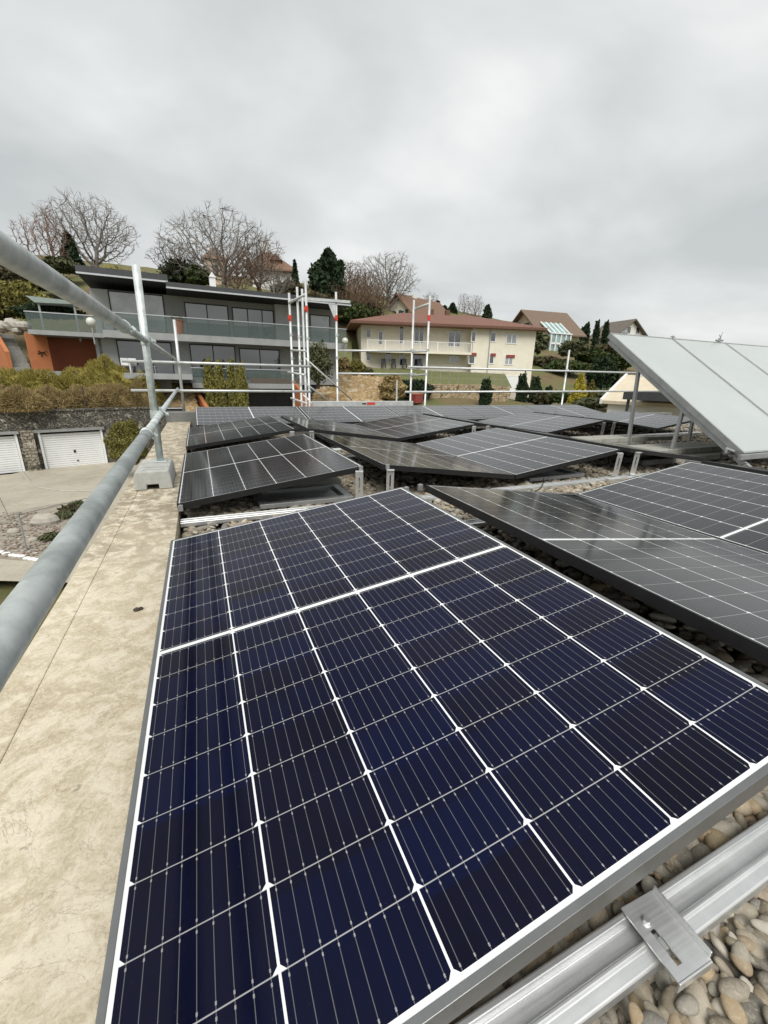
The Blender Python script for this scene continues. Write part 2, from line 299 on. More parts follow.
def npmesh(name,V,F,mt,parent=None,smooth=False):
    me=bpy.data.meshes.new(name); V=np.asarray(V,dtype=np.float32); F=np.asarray(F,dtype=np.int32); k=F.shape[1]
    me.vertices.add(len(V)); me.vertices.foreach_set('co',V.ravel()); me.loops.add(F.size); me.loops.foreach_set('vertex_index',F.ravel())
    me.polygons.add(len(F)); me.polygons.foreach_set('loop_start',np.arange(0,F.size,k,dtype=np.int32)); me.update(calc_edges=True)
    if smooth: me.shade_smooth()
    return finish(me,name,mt,parent)
def tag(o,label,cat,group=None,kind=None):
    if label: o['label']=label
    if cat: o['category']=cat
    if group: o['group']=group
    if kind: o['kind']=kind
    return o
def struct(o): o['kind']='structure'; return o
def thing(name,label,cat,loc=(0,0,0),rz=0,group=None):
    o=bpy.data.objects.new(name,None); COL.objects.link(o); o.location=loc; o.rotation_euler=(0,0,rz); o.empty_display_size=.1
    return tag(o,label,cat,group)
def children(o): return [c for c in COL.objects if c.parent==o]
def copy_tree(o,label=None,parent=None,group=None):
    c=o.copy(); COL.objects.link(c); c.parent=parent
    if label: c['label']=label
    if group: c['group']=group
    for ch in children(o): copy_tree(ch,None,c)
    return c
def leaves(n,center,rad,size,shell=.55,up=0,tri=False,asp=1.0,squash=1):    # random small faces through a volume
    u=rng.normal(size=(n,3)); u/=np.linalg.norm(u,axis=1)[:,None]; r=(shell+(1-shell)*rng.random(n)**.6)[:,None]
    lump=1+.16*np.sin(u[:,0:1]*5+center[0])*np.cos(u[:,1:2]*6+center[1])+.1*np.sin(u[:,2:3]*9+center[0]*3)
    P=np.array(center)+u*r*lump*np.array(rad)
    a=rng.normal(size=(n,3)); a[:,2]+=up; a/=np.linalg.norm(a,axis=1)[:,None]; b=np.cross(a,rng.normal(size=(n,3))); b/=np.linalg.norm(b,axis=1)[:,None]
    s=(size*(.6+.8*rng.random(n)))[:,None]
    V=np.stack([P-a*s*asp-b*s*.35,P-a*s*asp*.2+b*s*.5*squash,P+a*s*asp,P+a*s*.1-b*s*.5*squash],1).reshape(-1,3)
    return V,np.arange(4*n).reshape(-1,4)
def joinVF(L):
    o=0;VV=[];FF=[]
    for V,F in L: VV.append(V);FF.append(F+o);o+=len(V)
    return np.concatenate(VV),np.concatenate(FF)
# ------------------------------------------------------------------ terrain surveyed from the picture
SUR=[(-60,411,20.5),(0,411,21.2),(30,411,22.2),(75,410,24),(150,409,26.5),
 (-60,374,26),(0,374,27.2),(60,374,28.5),(110,376,30.5),(150,382,33),(175,425,24),(182,414,29),(185,382,33),(230,415,30),(285,413,33),(285,425,22),(330,425,22),
 (310,414,31),(345,408,34),(325,385,40),(400,414,32),(395,384,44),(362,366,50),(440,405,36),(440,378,46),(480,412,34),(500,394,50),(530,410,38),(560,408,38),(640,415,36),
 (600,396,52),(540,374,62),(575,360,78),(600,350,95),(640,348,108),(700,372,100),(800,390,80),(900,405,60),(760,420,40),
 (0,256,60),(-120,246,55),(60,268,62),(100,282,46),(150,279,58),(230,291,56),(300,300,60),(350,306,62),(345,330,56),(400,315,72),(440,318,82),(490,322,92),(530,328,105),
 (-120,330,34),(20,320,36),(200,300,48),(300,330,50)]
P=[]
for px,py,D in SUR:
    q=at(px,py,D); a,b=ab(q); P.append((a,b,q.z))
P+=[(-12,19,-4.4),(-5,17,-4.4),(5,16,-4.4),(20,16,-4.5),(40,20,-4.6),(70,20,-5),(-160,160,24),(0,170,22),(80,170,14),(160,150,8),(160,60,-3),(-150,40,12)]
P=np.array(P); nP=len(P)
def tps(d2): return np.where(d2>1e-9,.5*d2*np.log(np.maximum(d2,1e-9)),0.)
_d=((P[:,None,:2]-P[None,:,:2])**2).sum(-1); A=np.zeros((nP+3,nP+3)); A[:nP,:nP]=tps(_d)+np.eye(nP)*4.0
A[:nP,nP]=1;A[:nP,nP+1:]=P[:,:2];A[nP,:nP]=1;A[nP+1:,:nP]=P[:,:2].T
Wt=np.linalg.solve(A,np.concatenate([P[:,2],[0,0,0]]))
def hgt(a,b):
    a=np.atleast_1d(np.asarray(a,float)).ravel();b=np.atleast_1d(np.asarray(b,float)).ravel(); out=np.empty(len(a))
    for i in range(0,len(a),20000):
        aa,bb=a[i:i+20000],b[i:i+20000]; d=(aa[:,None]-P[:,0])**2+(bb[:,None]-P[:,1])**2
        out[i:i+20000]=tps(d)@Wt[:nP]+Wt[nP]+Wt[nP+1]*aa+Wt[nP+2]*bb
    return np.clip(out,-6,26)
def gz(x,y): a,b=ab((x,y)); return float(hgt(a,b)[0])
def spot(px,D,dz=0):
    q=at(px,376,D); return (q.x,q.y,gz(q.x,q.y)+dz)
def front(a):                 # front edge of the hillside sheet, along the garage wall at the left
    t=np.clip((a+13.0)/3.5,0,1); t=t*t*(3-2*t)
    return (1-t)*(24.25+(a+16.3)/1.1+.15)+t*14.0
na,nb=330,190
aa=np.sort(np.concatenate([np.linspace(-45,50,250),np.linspace(-170,-46,30),np.linspace(51,200,50)]))
T=np.linspace(0,1,nb)**1.9
V=[]
AA=np.repeat(aa[:,None],nb,1); f0=np.maximum(front(aa),2.0)[:,None]; BB=f0+(180-f0)*T[None,:]
ZZ=hgt(AA,BB).reshape(AA.shape)+.12*np.sin(AA*.9+BB*.3)*np.cos(BB*.7)*np.clip((BB-24)/20,0,1)
XX=CX+AA*RH.x+BB*FH.x; YY=CY+AA*RH.y+BB*FH.y
V=np.stack([XX,YY,ZZ],-1).reshape(-1,3)
I=np.arange(len(aa)*nb).reshape(len(aa),nb)
F=np.stack([I[:-1,:-1],I[1:,:-1],I[1:,1:],I[:-1,1:]],-1).reshape(-1,4)
struct(npmesh('hillside',V,F,'meadow',smooth=True))
# flat yard and the land out to the horizon
g=MB(); g.add([(-3000,-3000,-4.62),(3000,-3000,-4.62),(3000,3000,-4.62),(-3000,3000,-4.62)],[(0,1,2,3)]); struct(g.build('ground','meadow'))
def poly_ab(name,pts,z,mt,th=.0):
    g=MB(); vs=[(*xy(a,b),z+ (k[0] if k else 0)) for a,b,*k in pts]; g.add(vs,[tuple(range(len(vs)))]); return struct(g.build(name,mt))
def pxz(px,py,z):
    d=ray(px,py); return C0+d*((z-CZ)/d.z)
dz=-4.30
g=MB(); pts=[pxz(-260,470,dz),pxz(-60,480,dz),pxz(12,474,dz),pxz(44,466,dz),pxz(108,459.5,dz),pxz(150,452,dz)]
pts=[(p.x,p.y,dz) for p in pts]+[(1,22,dz),(-.42,8,dz),(-.42,5,dz),(-3.0,9.6,dz),(-5.2,10.6,dz),(-9,8,dz),(-30,0,dz)]
g.add(pts,[tuple(range(len(pts)))]); struct(g.build('driveway','driveway'))
# ------------------------------------------------------------------ the roof we stand on
ZP=-.05
B=thing('flat_roof_building','flat roofed building with pale concrete parapet, covered with solar panels','building',(0,0,0))
g=MB(); g.box(-.34,12.5,-9,6.25,-4.62,-.32); g.build('wall','white_render',B)
g=MB(); g.box(.012,12.4,-8.9,5.88,-.318,-.150); g.build('roof_membrane','gravel_bed',B)
g=MB(); g.box(-.262,0.005,-9,5.90,-.314,ZP); p1=g.build('parapet','parapet',B,bevel=.003)
g=MB(); g.box(-.345,-.2640,-9,5.90,-.314,ZP-.003); g.build('parapet_edge','parapet',p1,bevel=.004)
g=MB(); g.box(-.36,.12,5.905,6.22,-.314,.10); g.build('upstand','dark_concrete',B,bevel=.006)
g=MB(); g.box(.125,12.45,5.96,6.2,-.314,-.06); g.build('far_parapet','dark_concrete',B,bevel=.006)
# pebbles: real stones where the gravel shows
def ico(sub):
    import bmesh
    bm=bmesh.new(); bmesh.ops.create_icosphere(bm,subdivisions=sub,radius=1); V=np.array([v.co[:] for v in bm.verts]); F=np.array([[v.index for v in f.verts] for f in bm.faces]); bm.free(); return V,F
def stones(n,x0,x1,y0,y1,z0,size,sub,zj=.02):
    V,F=ico(sub); nv=len(V)
    P=np.stack([rng.uniform(x0,x1,n),rng.uniform(y0,y1,n),z0+rng.uniform(-zj,zj,n)],1)
    s=size*np.minimum(rng.lognormal(0,.36,n),2.1); sc=np.stack([s*(1.1+.75*rng.random(n)),s*(.8+.2*rng.random(n)),s*(.5+.2*rng.random(n))],1)
    th=rng.uniform(0,2*pi,n); t2=rng.normal(0,.3,n); t3=rng.normal(0,.3,n)
    ph=rng.uniform(0,6,(n,1,3)); W=V[None]*(1+.10*np.sin(V[None,:,[1]]*2.3+ph[:,:,[0]])+.09*np.cos(V[None,:,[0]]*2.9+ph[:,:,[1]]))*sc[:,None]
    def rot(W,a,i,j):
        c,s_=np.cos(a)[:,None],np.sin(a)[:,None]; x=W[...,i]*c-W[...,j]*s_; y=W[...,i]*s_+W[...,j]*c; W=W.copy(); W[...,i]=x; W[...,j]=y; return W
    W=rot(rot(rot(W,t2,0,2),t3,1,2),th,0,1)+P[:,None]
    return W.reshape(-1,3),(F[None]+np.arange(n)[:,None,None]*nv).reshape(-1,3)
L=[stones(6500,.3,1.8,-2.5,-1.775,-.142,.0108,3,.012), stones(1700,.3,1.8,-2.5,-1.780,-.124,.0125,3,.010), stones(900,.2,1.8,-1.68,-1.45,-.14,.0145,2,.010), stones(500,.2,1.8,-1.77,-1.66,-.152,.014,1,.004),
   stones(2200,1.0,2.3,-1.75,.0,-.13,.0165,2,.015),
   stones(5200,.03,4.9,-.12,.95,-.125,.0155,2,.015), stones(2600,.03,1.4,.6,1.6,-.13,.0155,1,.015),
   stones(11000,1.3,9,.3,2.9,-.125,.0175,1,.015), stones(8000,.03,10,2.2,4.4,-.125,.018,1,.015), stones(1200,4,6,-1,.3,-.125,.017,1,.015)]
V,F=joinVF(L); tag(npmesh('gravel',V,F,'pebble',smooth=True),'rounded river pebbles spread over the flat roof between the panels','gravel',kind='stuff')
# a bit of grit on the parapet
g=MB(); g.sphere((-.06,-.35+.1,ZP+.006),.014,.009,.008,10,.1); g.sphere((-.045,-.245,ZP+.006),.009,.009,.008,10,.1)
q=pxz(137,611,ZP); g2=MB(); g2.sphere((0,0,.006),.011,.007,.007,12,.12); g2.sphere((.012,.004,.005),.007,.006,.006,10,.12)
tag(g2.build('moss_clump','bark_dark',smooth=True,loc=(q.x,q.y,ZP)),'small dark moss clump lying on the pale concrete parapet','moss')
# ------------------------------------------------------------------ solar panels
TILT=.133; PW,PL,PT=1.134,1.722,.035; RZ=PW*sin(TILT); RXL=PW*cos(TILT)
def panel_meshes():
    f=MB(); lip=.010
    # hollow frame: four bars, top lip 1.5 mm proud of the glass
    f.box(0,PW,0,lip,-PT,.0015); f.box(0,PW,PL-lip,PL,-PT,.0015); f.box(0,lip,lip+.0005,PL-lip-.0005,-PT,.0015); f.box(PW-lip,PW,lip+.0005,PL-lip-.0005,-PT,.0015)
    f.box(lip,lip+.02,lip,PL-lip,-PT,-PT+.002); f.box(PW-lip-.02,PW-lip,lip,PL-lip,-PT,-PT+.002)
    g_=MB(); g_.box(lip+.0003,PW-lip-.0003,lip+.0003,PL-lip-.0003,-.006,0)
    return f,g_
def make_panel(label,frame,cells):
    t=thing('solar_panel',label,'solar panel',group='photovoltaic panels on the gravel roof')
    f,g_=panel_meshes(); f.build('frame',frame,t,bevel=.0008); g_.build('glass',cells,t)
    return t
pan0=make_panel('x','frame_grey','cells'); panB=make_panel('x','frame_black','cells_far')
used=set()
def place(kind,X,Y,side,label):          # side: +1 rises to the right, -1 falls to the right
    src=pan0 if kind==0 else panB
    if src.name in used: o=copy_tree(src,label)
    else: o=src; used.add(src.name); o['label']=label
    o.location=(X,Y,0 if side>0 else RZ); o.rotation_euler=(0,-TILT*side,0); return o
XS=[(0,1),(1.2665,-1),(2.397,1),(3.66,-1),(4.79,1),(6.05,-1),(7.19,1)]
ROWS=[(-1.722,4),(.589,4),(2.757,7)]
rn=['front','second','third']
LB={(0,0):'large dark blue solar panel in the foreground beside the parapet, grey frame',
 (0,1):'foreground panel with black frame sloping down to the right, dark streaks reflected in it',
 (0,2):'foreground panel at the right edge rising towards the grey thermal collectors',
 (0,3):'panel almost hidden behind the front ridge below the thermal collectors',
 (1,0):'black panel beside the concrete block, open gravel and a grey tray under it',
 (1,1):'panel with its raised corner on two silver brackets behind the big blue panel, sloping right',
 (1,2):'panel rising right to the silver brackets beside the grey pavers, thin white mid line',
 (1,3):'thin sliver of black framed panel right of the brackets by the paver stack',
 (2,0):'small looking black panel at the far end of the parapet by the dark upstand',
 (2,1):'far panel falling right from the ridge just beside the panel next to the parapet end',
 (2,2):'far panel below the red marked scaffold plank, rising to the right',
 (2,3):'far pale reflecting panel left of the yellow conifers, sloping down right',
 (2,4):'far panel rising right to a pair of brackets left of the collector strut',
 (2,5):'far panel seen behind the first collector strut, falling right to a valley',
 (2,6):'far panel seen between the two collector struts, rising right'}
for r,(y,n) in enumerate(ROWS):
    for i in range(n):
        X,s=XS[i]; place(0 if (r==0 and i==0) else 1,X,y,s,LB[(r,i)])
# far row faces the camera, landscape
t4=.165
nm=['leftmost','second','third','fourth','fifth']
wh=['with white left edge above the dark upstand','behind the left scaffold tower posts','under the red marked scaffold plank','in front of the tan garden wall','in front of the yellow conifers']
for i in range(5):
    o=copy_tree(panB,'%s flat panel in the farthest row, %s'%(nm[i],wh[i]))
    X=.10+1.742*i; u=Vector((0,cos(t4),sin(t4)))
    ex=u; ey=Vector((-1,0,0)); ez=ex.cross(ey)
    Mx=Matrix(((ex.x,ey.x,ez.x,X+1.722),(ex.y,ey.y,ez.y,4.86),(ex.z,ey.z,ez.z,-.005),(0,0,0,1)))
    o.rotation_euler=Mx.to_euler(); o.location=(X+1.722,4.86,-.005)
# ------------------------------------------------------------------ mounting rails, brackets, trays
def rail_mesh(x0,x1):
    g=MB(); w=.031; h=.040
    prof=[(-.036,0),(.026,0),(.026,.030),(.024,.032),(.017,.032),(.016,.029),(.0145,.018),(-.008,.017),(-.0105,.028),(-.012,.031),(-.017,.031),(-.019,.0275),(-.034,.0255),(-.036,.023)]
    g.prism(prof,0,x0,x1); return g
railloc=[(-1.719,0.02,4.8,'in front of the near blue panel, over the pebbles'),(-.02,.05,4.8,'under the far end of the foreground panels'),(.56,0.01,4.8,'along the gravel path before the second panel row'),(2.27,.03,4.8,'under the far end of the second row'),(2.73,.03,8.3,'at the near side of the third row')]
for y,x0,x1,w in railloc:
    g=rail_mesh(x0,x1); tag(g.build('mounting_rail','aluminium',loc=(0,y,-.118),bevel=.0012),'long silver aluminium rail '+w,'mounting rail','aluminium mounting rails')
g=rail_mesh(-.0,.12)
# near slotted bracket
def slotted(name,w,h,label,loc,rot,group,mt='alu_bright'):
    t=thing(name,label,'bracket',loc,0,group); t.rotation_euler=rot
    # plate with a slot: built from strips round the opening; folded foot
    g=MB(); th=.003; s0,s1,sw=.30*h,.80*h,.0045
    g.box(-w/2,-sw,0,th,0,h); g.box(sw,w/2,0,th,0,h); g.box(-sw,sw,0,th,0,s0); g.box(-sw,sw,0,th,s1,h)
    g.build('plate',mt,t,bevel=.0006)
    g=MB(); g.box(-w/2,w/2,th+.0002,.028,0,th); g.build('flange',mt,t,bevel=.0006); g=MB(); g.box(-w/2,w/2,th+.0002,.026,h-th,h); g.build('flange',mt,t,bevel=.0006)
    g=MB(); g.tube((0,-.006,s0+.015),(0,.008,s0+.015),.0075,6); g.tube((0,-.0075,s0+.015),(0,-.006,s0+.015),.0045,10); g.build('bolt','zinc',t)
    return t
q=pxz(640,905,-.078); 
br=thing('rail_bracket','shiny bent metal bracket with a slot and screw on the rail beside the pebbles','bracket',(.733,-1.739,-.0815))
g=MB(); th=.0028; xl,xr,y0_,y1_=-.034,.034,-.044,.046; sa,sb=-.032,.010; cx_=-.013
g.box(xl,cx_-.005,y0_,y1_,0,th); g.box(cx_+.005,xr,y0_,y1_,0,th); g.box(cx_-.005,cx_+.005,y0_,sa,0,th); g.box(cx_-.005,cx_+.005,sb,y1_,0,th)
g.build('plate','aluminium',br)
g=MB(); g.box(xr+.0002,xr+.003,y0_+.002,y1_,-.020,th+.0105); g.build('side_flange','alu_bright',br,bevel=.0007)
g=MB(); g.box(xl,xr,y0_-.003,y0_-.0002,-.016,th); g.build('front_flange','alu_bright',br,bevel=.0007)
g=MB(); g.tube((cx_,sb+.010,th),(cx_,sb+.010,th+.002),.0065,20); g.tube((cx_,sb+.010,th+.002),(cx_,sb+.010,th+.0055),.005,6); g.build('screw','alu_bright',br)
g=MB(); g.box(cx_-.0036,cx_+.0036,-.014,.0,-.004,.0022); g.build('slot_nut','alu_bright',br)
br.rotation_euler=(0,0,R(-2))
gi=0
hl=['second','third']
for r,y in ((1,.56),(2,2.73)):
    for X,rt in ((1.085,'left'),(1.305,'right'),(3.48,'left'),(3.70,'right'),(5.87,'left'),(6.09,'right')):
        if r==1 and X>5: continue
        k='behind the big blue panel' if (r==1 and X<2) else 'beside the paver stack' if r==1 else 'at the first far ridge' if X<2 else 'at the middle far ridge' if X<5 else 'far back near the collector strut'
        slotted('ridge_bracket',.05,.205,'upright silver bracket, %s of the pair %s'%(rt,k),(X,y,-.078),(R(6 if rt=='left' else -4),0,R(-20 if rt=='left' else 160)),'upright silver ridge brackets','aluminium')
# ballast trays
def tray(x,y,label):
    t=thing('ballast_tray',label,'ballast tray',(x,y,-.10))
    g=MB(); g.box(0,.62,0,.05,0,.03); g.box(0,.62,.34,.39,0,.03); g.box(0,.05,.05,.34,0,.03); g.box(.57,.62,.05,.34,0,.03); g.build('rim','zinc',t,bevel=.003)
    g=MB(); g.box(.05,.57,.05,.34,.002,.006); g.build('pan','zinc',t)
    g=MB(); g.box(-.02,.66,.40,.80,.015,.055); g.build('slab','paver',t,bevel=.004)
    return t
tray(.46,.66,'grey ballast tray under the raised side of the black panel near the block')
tray(2.65,.70,'grey ballast tray on pebbles under the middle panel of the second row')
# end clamps
def clamp(x,y,z,w): 
    g=MB(); g.box(-.012,.012,-.010,.010,-.03,.003); g.tube((0,0,.003),(0,0,.007),.005,6); tag(g.build('panel_clamp','zinc',loc=(x,y,z),bevel=.001),w,'clamp','small metal panel clamps')
clamp(1.155,.012,.142,'small metal clamp at the far right corner of the big blue panel')
clamp(1.24,.012,.15,'small metal clamp at the raised corner of the panel with dark streaks')
clamp(.02,.57,-.005,'small metal clamp at the low corner of the black panel near the block')
clamp(1.10,.575,.150,'small metal clamp above the left hand ridge bracket behind the blue panel')
clamp(1.29,.575,.150,'small metal clamp above the right hand ridge bracket behind the blue panel')
def cable(pts,r,label):
    cu=[];pts=[Vector(p) for p in pts]
    for i in range(len(pts)-1):
        p0=pts[max(0,i-1)];p1=pts[i];p2=pts[i+1];p3=pts[min(len(pts)-1,i+2)]
        for k in range(8):
            t=k/8; cu.append(.5*((2*p1)+(p2-p0)*t+(2*p0-5*p1+4*p2-p3)*t*t+(3*p1-p0-3*p2+p3)*t**3))
    cu.append(pts[-1]); g=MB()
    for a,b_ in zip(cu[:-1],cu[1:]): g.tube(a,b_,r,6,caps=False)
    return tag(g.build('cable','cable',smooth=True),label,'cable')
cable([(1.6,.5,.02),(1.75,.42,-.08),(2.1,.36,-.095),(2.5,.44,-.09),(2.7,.6,-.05)],.004,'thin black cable looping over the gravel behind the streaked panel')
cable([(3.75,.45,.0),(3.9,.3,-.08),(4.2,.28,-.09),(4.6,.35,-.07),(4.9,.3,.0)],.004,'thin black cable running to the foot of the thermal collectors')
# ------------------------------------------------------------------ thermal collectors
CT=R(34.75); cl,cw=2.13,1.16; X0,Y0c,Z0=4.95,.36,.085
def make_coll(label):
    t=thing('thermal_collector',label,'solar collector',group='flat thermal collectors')
    g=MB(); g.box(0,cw,0,.022,-.062,0); g.box(0,cw,cl-.022,cl,-.062,0); g.box(0,.022,.0225,cl-.0225,-.062,0); g.box(cw-.022,cw,.0225,cl-.0225,-.062,0); g.box(.022,cw-.022,.022,cl-.022,-.060,-.055)
    g.build('casing','zinc',t,bevel=.002)
    g=MB(); g.box(.0225,cw-.0225,.0225,cl-.0225,-.012,-.004); g.build('cover_glass','collector_glass',t); return t
c0=make_coll('grey thermal collector nearest the panels, its left side standing free over the pavers')
for i,lb in enumerate(['','middle of the three grey thermal collectors, a dark joint on each side','rightmost grey thermal collector, cut by the photo edge']):
    o=c0 if i==0 else copy_tree(c0,lb); o.location=(X0+i*(cw+.012),Y0c,Z0); o.rotation_euler=(CT,0,0)
def cp(u,w,x): return (X0+x,Y0c+u*cos(CT)+w*sin(CT),Z0+u*sin(CT)-w*cos(CT))
t=thing('collector_stand','galvanised angle frame with struts carrying the tilted grey collectors','frame',(X0,Y0c,-.1))
def rel(p): return (p[0]-X0,p[1]-Y0c,p[2]+.1)
def bar(name,p,q,w,d,mt,par):
    p=Vector(rel(p));q=Vector(rel(q));ax=(q-p).normalized();sd=Vector((1,0,0)) if abs(ax.x)<.9 else Vector((0,1,0)); n=ax.cross(sd).normalized(); g=MB()
    vs=[e+sd*i*w/2+n*j*d/2 for e in (p,q) for i,j in ((-1,-1),(1,-1),(1,1),(-1,1))]
    g.add(vs,[(0,1,2,3),(7,6,5,4),(0,4,5,1),(1,5,6,2),(2,6,7,3),(3,7,4,0)]); return g.build(name,mt,par,bevel=.002)
for k in range(4):
    xx=.035+k*(cw+.012)-(.06 if k==3 else 0)
    bar('side_rail',cp(-.15,.088,xx),cp(cl-.05,.088,xx),.045,.05,'zinc',t)
    st=bar('strut',cp(1.50,.11,xx),(X0+xx,Y0c+1.24,-.11),.04,.03,'zinc',t); 
    bar('strut',cp(.76,.11,xx),(X0+xx,Y0c+.71,-.11),.04,.03,'zinc',t)
    bar('foot_rail',(X0+xx,Y0c-.18,-.095),(X0+xx,Y0c+1.5,-.095),.045,.04,'zinc',t)
g=MB(); g.box(-.1,3.6,-.03,.0,.125,.175); g.build('base_rail','zinc',t,bevel=.003)
# pipe fittings at the lower left corner
pf=thing('pipe_fitting','black insulated pipe fittings at the lower left corner of the first collector','pipe fitting',(X0-.03,Y0c+.10,.06))
g=MB(); g.tube((-.13,0,.0),(.05,.0,.02),.022,12); g.tube((-.06,-.05,-.03),(-.06,.05,.02),.02,12); g.build('hose','black_rubber',pf,smooth=True)
g=MB(); g.tube((-.02,-.04,.03),(-.02,.04,.05),.014,12); g.tube((-.11,-.01,.02),(-.11,-.01,.055),.012,6); g.build('valve','zinc',pf)
# sensor fittings along the top edge
for x,s,lb in ((.25,1,'small black fitting on the top edge of the first collector'),(1.18,.8,'small black fitting on the joint at the top of the middle collector'),(2.2,1.5,'forked grey vent fitting on the top edge of the right collector')):
    p=cp(cl,-.005,x); t2=thing('air_vent',lb,'fitting',p,group='fittings on the collector top edge'); g=MB(); g.tube((0,0,-.02),(0,0,.03*s),.012*s,8); g.tube((-.05*s,0,.012),(.05*s,0,.012*s),.009*s,8)
    g.build('body','zinc',t2)
    if s>1: g=MB(); g.tube((0,0,.03),(.03,0,.13),.008,6,.003); g.tube((.0,0,.06),(-.03,0,.09),.005,6); g.build('valve','zinc',t2)
# paver stacks
k=0
PVP=[]
def paver(x,y,z,l,w,h,rz):
    g=MB(); g.box(-l/2,l/2,-w/2,w/2,0,h); o=g.build('concrete_paver','paver',bevel=.006); o.location=(x,y,z); o.rotation_euler=(0,0,rz)
    return o
pl=[]
for j in range(4):
    for i in range(7): pl.append((4.42+i*.262+random.uniform(-.012,.012),.95+j*.135+random.uniform(-.01,.01),-.105,0,'bottom'))
for j in range(3):
    for i in range(6): pl.append((4.50+i*.265+random.uniform(-.015,.015)+.06*(j%2),1.10+j*.135,-.046,0,'top'))
for j in range(2):
    for k_ in range(3):
        for i in range(4): pl.append((4.30+i*.262+.05*k_+random.uniform(-.015,.015),1.66+j*.14,-.105+k_*.0595,0,'back'))
for x,y,z,_,w in pl:
    lb={'bottom':'grey concrete paver in the lower layer of the stack under the collectors','top':'grey concrete paver in the top layer of the stack under the collectors','back':'grey concrete paver in the rear pile around the collector strut'}[w]
    tag(paver(x,y,z,.25,.12,.058,random.uniform(-.03,.03)),lb,'paver',{'bottom':'lower layer of pavers','top':'top layer of pavers','back':'rear pile of pavers'}[w])
g=MB(); g.box(-.9,.9,-.04,.04,0,.05); o=g.build('wooden_batten','paver',loc=(5.35,1.86,-.02),bevel=.004); o.rotation_euler=(0,0,R(-4)); tag(o,'long grey weathered beam lying behind the paver stack','beam')
# ------------------------------------------------------------------ guard rail along the parapet
def coupler(parent,p,ax,r=.030,name='coupler'):
    p=Vector(p); ax=Vector(ax).normalized(); g=MB()
    g.pipe(p-ax*.028,p+ax*.028,r+.004,.009,20); s=ax.orthogonal().normalized(); s2=ax.cross(s)
    c=g.build(name,'galvanised',parent,bevel=.0)
    g=MB(); e=p+s*(r+.012); g.tube(e-s2*.035,e+s2*.045,.007,8); g.tube(e+s2*.025,e+s2*.038,.013,6); g.tube(e-s2*.03,e-s2*.020,.012,6); g.build('bolt','galvanised',c)
    return c
lo=lambda y:(-.076-.012*y,y,.409+.008*y); hi=lambda y:(-.105-.005*y,y,.901+.009*y)
t=thing('guard_rail','galvanised tube guard rail running along the parapet past the camera','guard rail',(-.1,0,ZP))
def rl(p): return (p[0]+.1,p[1],p[2]-ZP)
for nm_,f in (('lower',lo),('upper',hi)):
    g=MB(); g.pipe(rl(f(-4.5)),rl(f(.48)),.0245,.0035,32); g.build('rail','galvanised',t,smooth=True)
    g=MB(); g.pipe(rl(f(.30)),rl(f(6.62)),.0205,.003,24); g.build('rail','galvanised',t,smooth=True)
    ax=Vector(f(1))-Vector(f(0)); g=MB(); g.pipe(rl(f(.445)),rl(f(.50)),.029,.006,28); c=g.build('collar','galvanised',t,smooth=True)
    g=MB(); c_=Vector(rl(f(.47))); g.tube(c_+Vector((.03,-.0,.0)),c_+Vector((.045,.0,-.015)),.009,8); g.tube(c_+Vector((.028,-.02,-.02)),c_+Vector((.028,.02,-.02)),.006,8); g.build('bolt','galvanised',c)
# mid post, base plate
pb=Vector((-.137,1.56,.078)); pt=Vector((-.109,1.50,1.366))
g=MB(); g.pipe(rl(pb),rl(pt),.0242,.0035,28); g.build('post','galvanised',t,smooth=True)
g=MB(); g.box(-.045,.045,-.045,.045,0,.005); o=g.build('base_plate','galvanised',t,bevel=.001); o.location=rl(pb)
for f in (lo,hi):
    p=Vector(rl(f(1.55))); pp=Vector(rl(pb+(pt-pb)*((f(1.55)[2]-pb.z)/(pt.z-pb.z))))
    coupler(t,p,(0,1,0),.0205); coupler(t,pp,(0,0,1),.0245)
# block
t=thing('ballast_block','grey concrete ballast block with a dark slot under the guard rail post','concrete block',(-.165,1.43,ZP+.001))
g=MB()
def bl(x0,x1,y0,y1,z0,z1,ch=.0): g.box(x0,x1,y0,y1,z0,z1)
w2,d2,h2=.116,.24,.125
pr=[(-w2,0),(-.042,0),(-.042,.035),(.032,.035),(.032,0),(w2,0),(w2-.004,.085),(w2-.012,h2),(-w2+.012,h2),(-w2+.004,.085)]
g.prism([(-w2,0),(-.042,0),(-.042,.035),(.032,.035),(.032,0),(w2,0),(w2-.006,.095),(w2-.016,h2),(-w2+.016,h2),(-w2+.006,.095)],1,-d2,d2)
g.build('block','concrete_block',t,bevel=.007)
g=MB(); g.box(-.05,.09,-.10,-.065,h2,h2+.004); g.box(-.06,.07,-.17,-.14,h2,h2+.004); g.build('recess','concrete_block',t,bevel=.002)
# ------------------------------------------------------------------ scaffold on the far side
def atY(px,py,Y): d=ray(px,py); return C0+d*((Y-CY)/d.y)
t=thing('scaffold_guard_rail','two white scaffold tubes and a thin post at the parapet end','guard rail',(0,6.62,.1))
def r2(p,o): return (p[0]-o.location.x,p[1]-o.location.y,p[2]-o.location.z)
Yg=6.66
pb=atY(184,413,6.5); pt=atY(175,320,6.5)
g=MB(); g.pipe(r2((pb.x,6.7,.0),t),r2((pt.x-.02,6.7,1.60),t),.024,.003,16); g.build('post','steel_white',t,smooth=True)
for (x0,y0),(x1,y1) in (((122,361),(311,366.5)),((131,390.5),(311,391.5))):
    a=atY(x0,y0,Yg);b_=atY(x1,y1,Yg); g=MB(); g.pipe(r2(a,t),r2(b_,t),.024,.003,16); g.build('rail','steel_white',t,smooth=True)
    coupler(t,r2((pb.x,Yg+.01,a.z),t),(0,0,1),.025)
